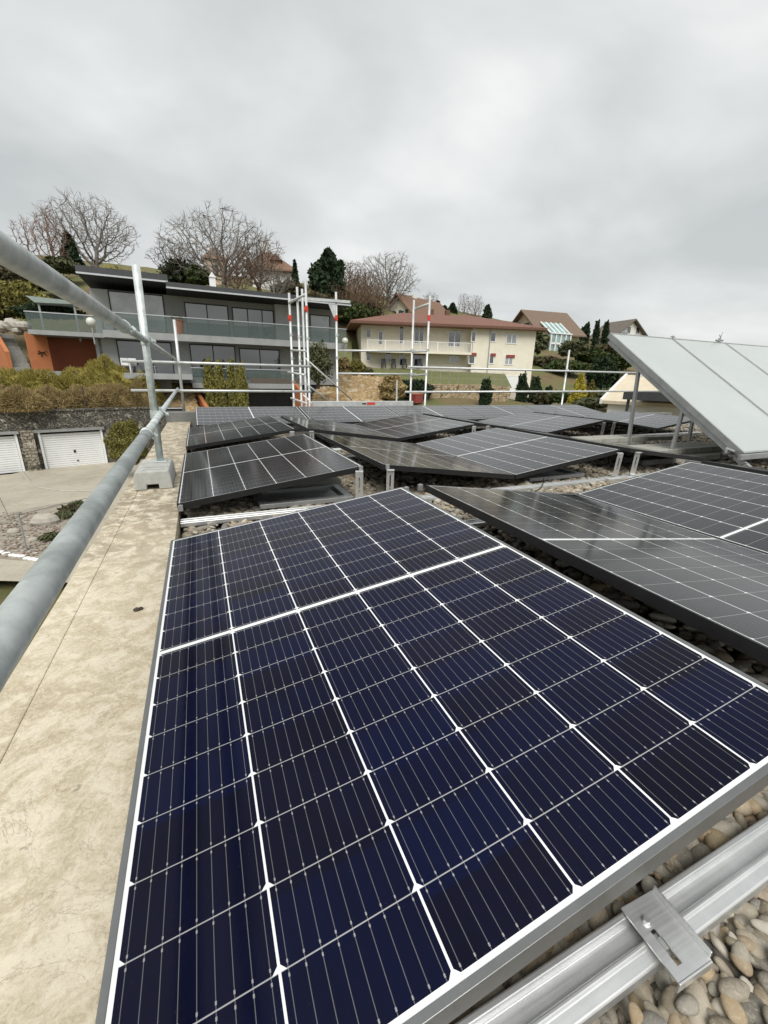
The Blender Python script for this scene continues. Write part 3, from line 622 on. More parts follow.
def post(par,px,pyt,Y,mt='steel_white',r=.0242,z0=-4.5,name='post'):
    a=atY(px,pyt,Y); g=MB(); g.pipe(r2((a.x,Y,z0),par),r2((a.x,Y,a.z),par),r,.003,16); return g.build(name,mt,par,smooth=True),a
t=thing('scaffold_tower','white steel scaffold tower with red clamps in front of the grey modern house','scaffold',(2.4,7.3,-4.5))
ps={}
for k_,px,py,Y in ((1,305.5,282,7.0),(2,297,287,7.35),(3,289,293,7.6),(6,302,289,7.5),(4,336,292,7.6)):
    o,a=post(t,px,py,Y); ps[k_]=a
def rod(par,p,q,r=.02,name='brace',mt='steel_white'):
    g=MB(); g.pipe(r2(p,par),r2(q,par),r,.003,14); return g.build(name,mt,par,smooth=True)
A3=atY(289,303,7.6);A1=atY(306,294,7.0); rod(t,A3,A1,.024,'ledger')
a=atY(300,300,7.5);b_=atY(350,303.5,7.6); g=MB()
p,q=Vector(r2(a,t)),Vector(r2(b_,t)); g.add([p+Vector((0,-.02,0)),q+Vector((0,-.02,0)),q+Vector((0,.02,0)),p+Vector((0,.02,0)),p+Vector((0,-.02,.055)),q+Vector((0,-.02,.055)),q+Vector((0,.02,.055)),p+Vector((0,.02,.055))],[(3,2,1,0),(4,5,6,7),(0,1,5,4),(1,2,6,5),(2,3,7,6),(3,0,4,7)]); g.build('toe_board','steel_white',t,bevel=.003)
p=Vector(r2(atY(336,305,7.58),t)); g=MB(); g.prism([(p.x-.17,p.z),(p.x-.02,p.z),(p.x-.02,p.z-.25),(p.x-.06,p.z-.25)],1,p.y-.02,p.y+.0); g.build('gusset','steel_white',t)
for x0,y0,Y0_,x1,y1,Y1 in ((291,350,7.6,306,351,7.0),(288,372,7.6,305,375,7.0),(291,398,7.6,308,404,7.0)): rod(t,atY(x0,y0,Y0_),atY(x1,y1,Y1),.02,'ledger')
for x0,y0,Y0_,x1,y1,Y1 in ((305,358,7.05,352,400,7.5),(305,383,7.1,330,402,7.5),(303,395,7.0,365,450,7.0),):
    rod(t,atY(x0,y0,Y0_),atY(x1,y1,Y1),.016,'brace')
for k_,py in ((1,309),(3,318),(4,318)):
    a=ps[k_]; z=atY({1:306.5,3:290,4:336}[k_],py,a.y).z; g=MB(); g.pipe(r2((a.x,a.y,z-.055),t),r2((a.x,a.y,z+.055),t),.032,.006,16); g.box(*[v for i in range(3) for v in (r2((a.x,a.y,z),t)[i]-(.05 if i<2 else .03),r2((a.x,a.y,z),t)[i]-(.025 if i==0 else -.0 if i==1 else -.03))]); g.build('clamp','red_paint',t)
for k_ in (1,2,3,4):
    for z in (.45,.93,1.4): a=ps[k_]; coupler(t,r2((a.x,a.y,z+.05*k_),t),(0,0,1),.025)
t=thing('scaffold_tower','white steel scaffold bay with two tall posts in front of the cream house','scaffold',(5,7.3,-4.5))
o,a6=post(t,430,296,7.0); o,a5=post(t,414,300,7.55)
rod(t,atY(414.6,309,7.55),atY(430,303.5,7.0),.026,'ledger')
for px,py,a in ((430,318,a6),): 
    z=atY(px,py,7.0).z; g=MB(); g.pipe(r2((a.x,a.y,z-.055),t),r2((a.x,a.y,z+.055),t),.032,.006,16); g.build('clamp','red_paint',t)
for y0 in (350.5,373.5):
    rod(t,atY(338,y0,7.62),atY(416,y0+.7,7.58),.022,'rail')
for z0 in (368,392,350,374): coupler(t,r2((a6.x,a6.y,atY(428,z0,7).z),t),(0,0,1),.025); coupler(t,r2((a5.x,a5.y,atY(412,z0,7.5).z),t),(0,0,1),.025)
rod(t,atY(412,352,7.55),atY(428,351,7.0),.02,'ledger'); rod(t,atY(411,376,7.55),atY(427,374,7.0),.02,'ledger')
# plank between the towers
t=thing('scaffold_plank','white scaffold deck plank with a red mark low between the two towers','plank',(3.6,6.95,.15))
a=atY(312,406,6.95);b_=atY(412,405.5,6.95); g=MB(); h=.045
g.box(a.x-3.6,b_.x-3.6,-.06,.0,a.z-.15-.02,a.z-.15+.10); g.build('deck','steel_white',t,bevel=.006)
m0=atY(367,404,6.89); g=MB(); g.box(m0.x-3.6,m0.x-3.6+.19,-.063,-.0605,a.z-.15+.02,a.z-.15+.075); g.build('mark','red_paint',t); g=MB(); g.box(m0.x-3.6-.12,m0.x-3.6-.02,-.063,-.0605,a.z-.15+.03,a.z-.15+.06); g.build('lettering','black_rubber',t)
g=MB(); sx_=atY(396,385,7.2); g.pipe((sx_.x-3.6,.2,-.3),(sx_.x-3.6,.2,sx_.z-.15+.1),.022,.003,12); g.build('stub_post','steel_white',t)
# right hand guard rail
t=thing('scaffold_guard_rail','two long horizontal scaffold tubes and a thin post before the cypresses and yellow conifers','guard rail',(7.5,6.98,-.1))
for (x0,y0),(x1,y1) in (((408,367),(700,374.5)),((405,392),(700,391))):
    a=atY(x0,y0,6.98);b_=atY(x1,y1,6.98); g=MB(); g.pipe(r2(a,t),r2(b_,t),.024,.003,16); g.build('rail','steel_white',t,smooth=True)
o,a=post(t,569.5,350,7.03,z0=-4.5); 
for py in (370,391.5): coupler(t,r2((a.x,7.0,atY(563,py,7).z),t),(0,0,1),.025)
# ------------------------------------------------------------------ facades
class Fac:
    def __init__(s,px0,D0,px1,D1,zb=None):
        a=at(px0,376,D0);b=at(px1,376,D1); s.o=Vector((a.x,a.y,0)); d=Vector((b.x-a.x,b.y-a.y,0)); s.L=d.length; s.d=d.normalized(); s.n=Vector((-s.d.y,s.d.x,0)); s.rz=math.atan2(s.d.y,s.d.x)
        s.zb=0 if zb is None else zb
    def uz(s,px,py,v=0):
        r=ray(px,py); k=((s.o+s.n*v)-C0).dot(s.n)/r.dot(s.n); p=C0+r*k; w=p-s.o; return w.dot(s.d),p.z-s.zb
    def u(s,px,v=0,py=370): return s.uz(px,py,v)[0]
    def z(s,px,py,v=0): return s.uz(px,py,v)[1]
    def thing(s,name,label,cat,group=None): return thing(name,label,cat,(s.o.x,s.o.y,s.zb),s.rz,group)
def window(F_,par,x0,x1,yt,yb,v=0,panes=1,fm='window_frame',pm='pane',curtain=None,fw=.07,name='window'):
    xm=(x0+x1)/2; zt=F_.z(xm,yt,v); zb_=F_.z(xm,yb,v); u0,u1=F_.u(x0,v,(yt+yb)/2),F_.u(x1,v,(yt+yb)/2)
    g=MB(); g.box(u0,u1,v-.05,v-.004,zt-fw,zt); g.box(u0,u1,v-.05,v-.004,zb_,zb_+fw); 
    for i in range(panes+1):
        uu=u0+(u1-u0-fw)*i/panes; g.box(uu,uu+fw,v-.05,v-.004,zb_+fw,zt-fw)
    w=g.build(name,fm,par); g=MB(); g.box(u0+fw*.6,u1-fw*.6,v-.03,v-.006,zb_+fw*.6,zt-fw*.6); g.build('pane',pm,w)
    return w
# ---- modern house
H=Fac(27,27,340,36,-2.5); hs=H.thing('modern_house','modern grey flat roofed villa with long glass balconies on the slope','house')
zr=H.z(250,297,-2.2); uL=H.u(103); uM=H.u(170); uR=H.u(337)
zs=H.z(200,336,-1.6); zs2=H.z(235,384,-1.6)
g=MB(); g.box(uL,uM-.003,0,9,0,zr-.02); g.build('wall','render_light',hs); 
g=MB(); g.box(uM,uR,.0,9,zs2,zr-.02); g.build('wall','render_grey',hs)
g=MB(); g.box(H.u(182),uR,.3,9,-1,zs2-.004); g.build('basement_wall','anthracite',hs)
g=MB(); u=H.u(277); g.box(u,H.u(309),-.5,-.006,zs,zr-.03); g.build('wall','render_light',hs)
# roofs
def roof_slab(x0,x1,yt0,v0,v1,th,lift):
    u0,u1=H.u(x0,v0,290),H.u(x1,v0,290); g=MB(); z=zr+lift; g.box(u0,u1,v0,v1,z,z+th); o=g.build('roof','anthracite',hs)
    g=MB(); g.box(u0,u1,v0-.03,v0-.003,z-.02,z+.07); g.build('gutter','fascia_line',o)
    g=MB(); g.box(u0+.05,u1-.05,v0+.05,v1-.1,z-.012,z-.003); g.build('soffit','dark_soffit',o); return o,u0,u1,z+th
ro,u0,u1,zt=roof_slab(79,169,268,-2.2,9.5,.42,.38)
g=MB(); g.box(u0+.1,u1-.05,-1.9,9.3,zt,zt+.06)
V,F=leaves(5000,((u0+u1)/2,3.6,zt+.1),(abs(u1-u0)/2*1.0,5.3,.12),.14,.0,2.0); npmesh('green_roof',V,F,'green_tuft',ro)
ro2,u0,u1,zt=roof_slab(166.5,351,273,-2.6,9.5,.34,0)
g=MB(); p=H.uz(212,278,1.5); g.box(p[0]-.2,p[0]+.2,1.3,1.7,zt,zt+1.25); g.prism([(p[0]-.24,zt+1.25),(p[0]+.24,zt+1.25),(p[0],zt+1.6)],1,1.25,1.75); g.build('chimney','white_paint',ro2)
# windows upper
window(H,hs,111,165,293,332,0,2,pm='pane_curtain'); window(H,hs,186,229,304,338,0,2); window(H,hs,233,277,309,341,0,3); window(H,hs,310,330,315,345,0,1,pm='pane_curtain')
window(H,hs,119,173,341,378,0,2); window(H,hs,191,236,345,377,0,2); window(H,hs,240,280,349,379,0,2); 
window(H,hs,247,272,386,411,.3,1,pm='anthracite',name='garage_door'); window(H,hs,275,291,388,411,.3,1,pm='anthracite',name='garage_door')
# balconies
def balcony(x0,x1,v0,v1,z,th,gh,rail=True):
    u0,u1=H.u(x0,v0,345),H.u(x1,v0,345); g=MB(); g.box(u0,u1,v0,v1,z-th,z); o=g.build('balcony','render_grey',hs)
    g=MB(); g.box(u0+.03,u1-.03,v0+.02,v0+.04,z+.0,z+gh); g.build('glass_railing','balustrade_glass',o)
    g=MB(); g.box(u0,u1,v0,v0+.05,z+gh,z+gh+.05); g.build('handrail','fascia_line',o)
    return u0,u1
balcony(105,347,-1.6,-.01,zs+.05,.42,1.0); balcony(188,300,-1.6,-.01,zs2+.05,.35,.95); 
zle=H.z(60,331,-1.2); balcony(31,108,-1.2,3,zle,.25,.95)
g=MB(); g.box(H.u(40),H.u(108)-.01,1.2,1.5,0,zle-.26); g.build('recessed_wall','rust_wall',hs)
g=MB(); g.box(H.u(96,0,350),H.u(106),.0,.5,0,zle-.26); g.build('pillar','render_light',hs)
# furniture on the balconies
def at_h(u,v,z): p=H.o+H.d*u+H.n*v; return (p.x,p.y,H.zb+z)
def chair(loc,rz,label,mt='chair_white',grp='white garden chairs on the terrace'):
    t=thing('garden_chair',label,'chair',loc,rz,grp); g=MB(); g.box(-.22,.22,-.22,.22,.42,.45); g.build('seat',mt,t); g=MB(); g.box(-.22,.22,.2,.23,.47,.9); g.build('backrest',mt,t)
    for sx in (-1,1):
        for sy in (-1,1): g=MB(); g.tube((sx*.2,sy*.2,0),(sx*.2,sy*.2,.42),.015,6); g.build('leg',mt,t)
    return t
zter=H.z(140,373,-1.5)
for x_,lb in ((126,'left white garden chair on the terrace in front of the grey house'),(134,'white garden chair second from the left on the terrace'),(150,'white garden chair at the right end of the white terrace table')):
    chair(at_h(H.u(x_,-1.3,365),-1.3,zter),H.rz+R(20),lb)
t=thing('garden_table','white garden table on the lower terrace of the grey house','table',at_h(H.u(141,-1.6,365),-1.6,zter)); g=MB(); g.box(-.7,.7,-.4,.4,.7,.74); g.build('tabletop','chair_white',t)
for sx in (-.6,.6): g=MB(); g.box(sx-.03,sx+.03,-.3,.3,0,.7); g.build('leg','chair_white',t)
g=MB(); g.box(H.u(128),H.u(190),-3.2,-.01,zter-.35,zter-.006); g.build('terrace','render_grey',hs)
for x_,lb in ((255,'dark lounge chair left on the upper balcony'),(270,'dark lounge chair right on the upper balcony')): chair(at_h(H.u(x_,-.8,330),-.8,zs+.055),H.rz,lb,'anthracite','dark chairs on the upper balcony')
def pot(loc,r,h,label,plant='leaf_olive',mt='terracotta',box=False):
    t=thing('plant_pot',label,'plant pot',loc,0,'terracotta pots on the balconies'); g=MB()
    if box: g.box(-r*2,r*2,-r*.6,r*.6,0,h)
    else: g.tube((0,0,0),(0,0,h),r*.7,14,r); g.tube((0,0,h),(0,0,h+.05),r*1.08,14)
    g.build('pot',mt,t); V,F=leaves(160,(0,0,h+.15),(r*(1.9 if box else 1),r,.2),.07,.2,.5); npmesh('foliage',V,F,plant,t)
pot(at_h(H.u(178,-1.9,320),-1.35,zs+.055),.40,.8,'big brown pot on the upper balcony behind the thin scaffold post','brush','brown_pot')
pot(at_h(H.u(263,-1.2,370),-1.1,zs2+.055),.45,.4,'long terracotta trough on the lower balcony beside the cypresses',box=True)
pot(at_h(H.u(288,-1.2,370),-1.1,zs2+.055),.45,.4,'long terracotta trough at the right end of the lower balcony',box=True)
pot(at_h(H.u(294,-1.2,325),-1.1,zs+.055),.3,.6,'terracotta pot on the upper balcony beside the left scaffold posts')
def globe(px,py,D,label,r=.24):
    p=at(px,py,D); t=thing('globe_lamp',label,'lamp',(p.x,p.y,p.z)); g=MB(); g.sphere((0,0,0),r,r,r,20); g.build('globe','lamp_globe',t,smooth=True); g=MB(); g.tube((0,0,-r-.9),(0,0,-r+.02),.04,8); g.build('post','zinc',t)
globe(91,322,25,'pale globe lamp beside the upper rail at the left balcony'); globe(345,341,34,'pale globe lamp at the right end of the upper balcony')
# orange stair
S=Fac(-6,25.4,54,27.6,0); z0=S.z(30,372); zt=S.z(30,333)
t=S.thing('garden_stair','orange walled outdoor stair with grey stone steps at the left','stair'); t.location.z=0
for i in range(9):
    za=z0+(zt-z0)*i/9; g=MB(); g.box(S.u(10,0,352),S.u(28,0,352),i*.33,i*.33+.36 if i<8 else 4,z0-.5,za+(zt-z0)/9); g.build('step','stone_step',t,bevel=.01)
def sidewall(xa,xb,yb,yt,w,ya=None):
    u0,u1=S.u(xa,0,352),S.u(xb,0,352); g=MB(); g.prism([(0,z0-.5),(3.3,z0-.5),(3.3,zt+.45),(2.6,zt+.45),(0,z0+(zt-z0)*w)],0,u0,u1); g.build('side_wall','orange_wall',t,bevel=.01)
sidewall(5,9.5,0,0,.5); 
u0,u1=S.u(29,0,352),S.u(50,0,352); g=MB(); g.box(u0,u1,0,.25,z0-.5,zt); g.build('side_wall','orange_wall',t,bevel=.01)
p=S.uz(42,353,-.01); sc=thing('wall_ornament','small black abstract metal ornament on the orange stair wall','ornament',tuple(S.o+S.d*p[0]+S.n*(-.03)+Vector((0,0,p[1]))),S.rz)
g=MB(); 
for a_,b2 in (((-.22,-.04),(.26,.1)),((.05,.05),(.2,-.16)),((-.18,.12),(0,0)),((-.05,-.2),(.0,.05))): g.tube((a_[0],0,a_[1]),(b2[0],0,b2[1]),.035,6,.015)
g.build('figure','sculpture',sc)
# canopy left
t=thing('canopy','flat grey green canopy roof over the left terrace','canopy',tuple(at(58,304,29)),H.rz); g=MB(); g.prism([(-1.35,.22),(1.2,.12),(1.3,-.05),(-1.0,-.12)],1,-1.0,1.0); g.build('roof','canvas',t); g=MB(); g.box(-.9,-.8,-.8,-.7,-2.2,-.1); g.box(.9,1.0,-.8,-.7,-2.2,-.1); g.build('post','zinc',t)
# ---- garages in the stone wall
G=Fac(0,0,1,1) if False else None
def facab(a0,b0,a1,b1,zb):
    f=Fac.__new__(Fac); A_=Vector((*xy(a0,b0),0));B_=Vector((*xy(a1,b1),0)); f.o=A_; d=B_-A_; f.L=d.length; f.d=d.normalized(); f.n=Vector((-f.d.y,f.d.x,0)); f.rz=math.atan2(f.d.y,f.d.x); f.zb=zb; return f
G=facab(-27.2,14.1,-13.2,26.82,-4.35); t=G.thing('stone_garage','rubble stone retaining wall with two white garage doors','garage')
zt=G.z(80,411); z1=G.z(70,431)
d1=(G.u(42.5,0,450),G.u(104.5,0,450)); d0=(G.u(-60,0,450),G.u(19,0,450))
g=MB(); g.box(0,d0[0],0,.5,0,zt); g.box(d1[1],G.L,0,.5,0,zt); g.box(d0[1],d1[0],0,.5,0,z1-.004); g.box(d0[0],G.L if False else d1[1],0,.5,z1,zt); g.build('wall','rubble',t)
g=MB(); g.box(G.u(24,-.3,450),G.u(37,-.3,450),-.32,-.004,0,z1+.15); g.build('pier','rubble_light',t)
g=MB(); x_=0
while x_<G.L-1: w=random.uniform(.7,1.3); g.box(x_,min(G.L,x_+w-.03),-.05,.55,zt+.002,zt+.10+random.uniform(0,.03)); x_+=w
g.build('coping','rubble',t,bevel=.02)
for i,(a_,b2) in enumerate((d0,d1)):
    g=MB(); zd=z1-.12
    nsl=16
    for k in range(nsl): g.box(a_+.06,b2-.06,.10,.14,zd*k/nsl+.012,zd*(k+1)/nsl-.004)
    dr=g.build('garage_door','white_paint',t); g=MB(); g.box(a_+.06,b2-.06,.142,.15,.01,zd); g.build('panel','zinc',dr)
    g=MB(); c_=(a_+b2)/2; g.box(c_-.05,c_+.05,.07,.098,zd*.42,zd*.50); g.box(c_+.02,c_+.1,.07,.098,zd*.16,zd*.2); g.build('handle','black_rubber',dr)
    g=MB(); g.box(a_-.05,a_+.05,-.03,.16,0,z1); g.build('door_frame','white_paint',t); g=MB(); g.box(b2-.05,b2+.05,-.03,.16,0,z1); g.build('door_frame','white_paint',t)
    g=MB(); g.box(a_-.25,b2+.15,-.14,-.006,z1+.0,z1+.14); g.build('lintel','zinc',t)
# white letter box
p=at(110.5,438.5,23.6); t=thing('wall_sign','small white notice box on the stone wall beside the right garage door','sign',tuple(p),G.rz); g=MB(); g.box(-.2,.2,-.05,.05,-.17,.17); g.build('board','white_paint',t,bevel=.01)
# kerb line on the drive
g=MB(); pts=[pxz(x_,y_,-4.3) for x_,y_ in ((22,472),(30,482),(40,488),(60,491),(80,491.5),(100,491))]
for a_,b2 in zip(pts[:-1],pts[1:]): g.tube((a_.x,a_.y,-4.29),(b2.x,b2.y,-4.29),.05,6)
struct(g.build('kerb','boulder'))
# ---- helper for houses built from their facade
def gable_house(F_,name,label,W,Dp,h,rh,wall,roof,axis='v',over=.6,zb0=-3):
    t=F_.thing('house',label,'house')
    g=MB(); g.box(0,W,0,Dp,zb0,h-.05)
    if axis=='v': g.prism([(0.003,h-.05),(W-.003,h-.05),(W/2,h-.05+rh*.98)],1,.003,Dp-.003)
    else: g.prism([(.003,h-.05),(Dp-.003,h-.05),(Dp/2,h-.05+rh*.98)],0,.003,W-.003)
    g.build('wall',wall,t)
    g=MB(); o=over; k=rh/((W if axis=='v' else Dp)/2)
    S_=W if axis=='v' else Dp; L0,L1=(-o,Dp+o) if axis=='v' else (-o,W+o)
    pts=[(-o,h-k*o),(S_/2,h+rh),(S_+o,h-k*o),(S_+o,h-k*o+.22),(S_/2,h+rh+.25),(-o,h-k*o+.22)]
    ax=1 if axis=='v' else 0
    g.prism([pts[0],pts[1],pts[4],pts[5]],ax,L0,L1); g.prism([pts[1],pts[2],pts[3],pts[4]],ax,L0,L1)
    r=g.build('roof',roof,t); return t,r
# ---- cream house
K=Fac(361,50,524,53,0); K.zb=0; ks=K.thing('cream_house','large cream two storey house with red tiled hip roof and long balcony','house')
ze=K.z(440,326,-1.8); W_=K.L
g=MB(); g.box(0,W_,0,11,-3,ze); g.build('wall','cream_render',ks)
u1=K.u(468); g=MB(); g.box(u1,W_+.4,-1.0,-.004,-3,ze-.003); g.build('wall','cream_render',ks)
g=MB(); o=1.3; zr2=K.z(430,314,5)
e=[(-o,-1.8,ze),(W_+o,-1.8,ze),(W_+o,12.5,ze),(-o,12.5,ze)]; r_=[(5.5,5,zr2),(W_-5.5,5,zr2)]
g.add([(x,y,z-.0) for x,y,z in e]+[(x,y,z+.25) for x,y,z in e]+r_,[(3,2,1,0),(0,1,5,4),(1,2,6,5),(2,3,7,6),(3,0,4,7),(4,5,9,8),(5,6,9),(6,7,8,9),(7,4,8)]); kr=g.build('roof','red_tiles',ks)
g=MB(); g.box(-o+.02,W_+o-.02,-1.84,-1.805,ze-.02,ze+.2); g.build('gutter','brown_wood',kr)
for px,py,hh in ((431,300,.9),(447,303,1.2)):
    p=K.uz(px,318,5); g=MB(); g.box(p[0]-.25,p[0]+.25,4.7,5.3,zr2-.6,zr2+.5); g.build('chimney','brown_wood',kr)
g=MB(); p=K.uz(399,307,4); 
# balcony
zb1=K.z(420,351,-1.4); g=MB(); g.box(K.u(367,-1.4),K.u(470,-1.4),-1.5,-.008,zb1-.25,zb1); kb=g.build('balcony','cream_render',ks)
g=MB(); a_,b2=K.u(367,-1.4),K.u(470,-1.4); g.box(a_,b2,-1.5,-1.45,zb1+.95,zb1+1.0); x_=a_
while x_<b2: g.box(x_,x_+.03,-1.49,-1.46,zb1,zb1+.95); x_+=.17
for x_ in np.linspace(a_,b2-.1,7): g.box(x_,x_+.08,-1.5,-1.44,zb1,zb1+.95)
g.build('railing','white_paint',kb)
kw='white_paint'
for x0,x1,y0,y1,p_ in ((366,371,329,338,'pane'),(378,383,331,345,'pane'),(399,404,326,344,'pane'),(414,424,328,344,'pane'),(448,461,331,347,'pane'),(366,371,352,361,'pane'),(385,391,352,362,'pane'),(399,404,352,366,'pane'),(413,424,352,368,'pane'),(449,459,352,363,'pane_curtain')):
    window(K,ks,x0,x1,y0,y1,-.0,1 if x1-x0<8 else 2,kw,p_,fw=.09)
for x0,x1,y0,y1 in ((471,476,331,342),(490,496,332,342),(506,517,334,344),(468.5,475,353,364),(489,494,353.5,364),(504.5,513,355,365)):
    w=window(K,ks,x0,x1,y0,y1,-1.004,1 if x1-x0<8 else 2,kw,'pane_curtain' if x0>500 else 'pane',fw=.09)
    if y0>340 and True:
        xm=(x0+x1)/2; g=MB(); zz=K.z(xm,y0,-1.0); g.box(K.u(x0,-1),K.u(x1,-1),-1.13,-1.058,zz-.3,zz+.02); g.build('awning','awning_red',w)
for x0,x1 in ((413,424),):
    g=MB(); zz=K.z((x0+x1)/2,352); g.box(K.u(x0),K.u(x1),-.16,-.056,zz-.35,zz+.05); g.build('awning','awning_red',ks)
g=MB(); g.tube((K.u(487,-1),-1.08,K.z(487,378,-1)),(K.u(487,-1),-1.08,ze-.1),.05,8); g.build('downpipe','zinc',ks)
window(K,ks,499,518,376,391,-1.004,2,kw,'white_paint',fw=.05,name='garage_door')
for x_,lb in ((384,'left'),(394,'second'),(405,'middle'),(420,'right')):
    q=K.o+K.d*K.u(x_,-1.2)+K.n*(-.9); t=thing('patio_chair','dark patio chair, %s one under the balcony of the cream house'%lb,'chair',(q.x,q.y,K.z(x_,368,-.9)),K.rz,'dark patio chairs under the balcony'); g=MB(); g.box(-.25,.25,-.25,.25,.35,.42); g.build('seat','anthracite',t); g=MB(); g.box(-.25,.25,.2,.26,.42,1.0); g.build('backrest','anthracite',t); g=MB(); g.box(-.24,-.2,-.24,.24,0,.35); g.box(.2,.24,-.24,.24,0,.35); g.build('leg','anthracite',t)
# tan retaining wall and garden bits
Wt_=Fac(431,38.5,512,41,0); t=Wt_.thing('garden_wall','tan stone garden retaining wall below the cream house lawn','wall'); g=MB(); zz=Wt_.z(470,384.5); g.box(0,Wt_.u(497),0,.5,-5,zz); g.box(Wt_.u(497)+.003,Wt_.u(512),0,.5,-5,Wt_.z(505,386)); g.build('wall','tan_brick',t)
q=at(417,397,36); t=thing('storage_box','small red box standing by the rocky bank','box',(q.x,q.y,q.z-.5),.3); g=MB(); g.box(-.4,.4,-.3,.3,0,.72); g.build('body','awning_red',t,bevel=.03); g=MB(); g.prism([(-.43,.725),(.43,.725),(.4,.8),(-.4,.8)],1,-.34,.34); g.build('lid','terracotta',t)
# lawn fence posts on the garden wall
ff=Wt_.thing('garden_fence','thin wire fence along the top of the tan garden wall','fence')
for x_ in range(433,512,9): g=MB(); u_=Wt_.u(x_); g.tube((u_,.25,zz),(u_,.25,zz+1.1),.025,6); g.build('post','zinc',ff)
g=MB(); g.tube((0,.25,zz+1.05),(Wt_.u(510),.25,zz+1.05),.012,5); g.tube((0,.25,zz+.5),(Wt_.u(510),.25,zz+.5),.008,5); g.build('wire','zinc',ff)
# ---- distant houses
def house(px0,px1,D0,D1,ytop_eave,yb,rh,Dp,wall,roof,axis,label,wins=(),over=.6,chim=None,xc=None):
    F_=Fac(px0,D0,px1,D1,0); xm=(px0+px1)/2; zb=F_.z(xm,yb); F_.zb=zb; h=F_.z(xm,ytop_eave)
    t,r=gable_house(F_,'house',label,F_.L,Dp,h,rh,wall,roof,axis,over)
    for w in wins: window(F_,t,*w[:4],-.0,w[4] if len(w)>4 else 1,'white_paint',w[5] if len(w)>5 else 'pane',fw=.1)
    if chim:
        for cx,wd,hh in chim: g=MB(); c_=F_.u(cx,Dp/2); g.box(c_-wd/2,c_+wd/2,Dp/2-.4,Dp/2+.4,h+rh-.8,h+rh+hh); g.build('chimney','white_render',r)
    return F_,t,r
house(340,382,62,64,330,350,1.2,8,'cream_render','brown_tiles','u','low cream house with a white chimney right of the modern villa',chim=[(350,1.2,1.8)])
F5=Fac(383,74,410,69.8,0); F5.zb=F5.z(398,338); t5,r5=gable_house(F5,'house','cream gabled house with green shutters behind the red tiled roof',F5.L,10,F5.z(398,314),2.7,'cream_render','brown_tiles','v',.6)
for w_ in ((393,397,311,318),(400.5,404.5,310,317)): window(F5,t5,*w_,0,1,'white_paint','pane',fw=.1)
g=MB(); u_=F5.L*.45; g.box(u_-.6,u_+.6,3.2,4.2,F5.z(413,316)+2.2,F5.z(398,296)+.6); g.build('chimney','white_render',r5)
for x_ in (392.7,398.9,405): g=MB(); u_=F5.u(x_); g.box(u_-.3,u_+.25,-.12,-.055,F5.z(398,317),F5.z(398,310.5)); g.build('shutter','shutter_green',t5)
F6=Fac(503,92,535,82,0); F6.zb=F6.z(520,354); t6,r6=gable_house(F6,'house','beige hillside house with orange brown gable roof, balcony and white conservatory',F6.L,8.6,F6.z(535,331)-.1,3.9,'beige_render','orange_tiles','v',1.0)
for w_ in ((509,514,338,346),(516,521,322,329),(524,530,322,329),(520,530,337,351)): window(F6,t6,*w_,0,1,'white_paint','pane',fw=.1)
g=MB(); g.box(F6.u(502,-2),F6.u(537,-2),-2.0,-.01,F6.z(520,344),F6.z(520,343)+.1); b6=g.build('balcony','beige_render',t6); g=MB(); g.box(F6.u(502,-2),F6.u(537,-2),-2,-1.93,F6.z(520,342.5),F6.z(520,339)); g.build('railing','chair_white',b6)
F7=Fac(535,82,575,85.8,0); F7.zb=0
def to6(u,v,z):                       # long-side coordinates into the house's own frame
    p=F7.o+F7.d*u+F7.n*v-F6.o; return (p.dot(F6.d),p.dot(F6.n),z-F6.zb)
def box6(g,u0,u1,v0,v1,z0,z1):
    g.add([to6(*p) for p in ((u0,v0,z0),(u1,v0,z0),(u1,v1,z0),(u0,v1,z0),(u0,v0,z1),(u1,v0,z1),(u1,v1,z1),(u0,v1,z1))],[(3,2,1,0),(4,5,6,7),(0,1,5,4),(1,2,6,5),(2,3,7,6),(3,0,4,7)])
g=MB(); a_,b2=F7.u(546,-1.8),F7.u(566,-1.8); zA,zB=F7.z(557,353,-1.8),F7.z(557,334,-1.8); zC=zB+2.1
for k in range(5):
    x_=a_+(b2-a_-.22)*k/4; box6(g,x_,x_+.22,-2.0,-1.8,zA,zB)
    g.add([to6(*p) for p in ((x_,-2,zB-.2),(x_+.22,-2,zB-.2),(x_+.22,1.2,zC),(x_,1.2,zC),(x_,-2,zB),(x_+.22,-2,zB),(x_+.22,1.2,zC+.2),(x_,1.2,zC+.2))],[(3,2,1,0),(4,5,6,7),(0,1,5,4),(1,2,6,5),(2,3,7,6),(3,0,4,7)])
box6(g,a_+.23,b2-.23,-2.0,-1.8,(zA+zB)/2-.15,(zA+zB)/2+.15); box6(g,a_-.1,b2+.1,-2.05,-1.75,zB+.01,zB+.2); w7=g.build('conservatory','white_paint',t6)
g=MB(); box6(g,a_+.05,b2-.05,-1.78,-.02,zA,zB-.02); g.add([to6(*p) for p in ((a_+.1,-1.9,zB+.02),(b2-.1,-1.9,zB+.02),(b2-.1,1.2,zC+.1),(a_+.1,1.2,zC+.1))],[(0,1,2,3)]); g.build('pane','pane_green',w7)
F8=Fac(586,104,608,98,0); F8.zb=F8.z(600,349); t8,r8=gable_house(F8,'house','grey roofed white house on the hilltop behind the dark cypresses',F8.L,8.5,F8.z(603,336),3.1,'white_render','grey_tiles','u',.9)
for w_ in ((591,593,338,345),(597,599,338,345),(601,603,338,345),(607,609,338,345)): window(F8,t8,*w_,0,1,'window_frame','pane',fw=.1)
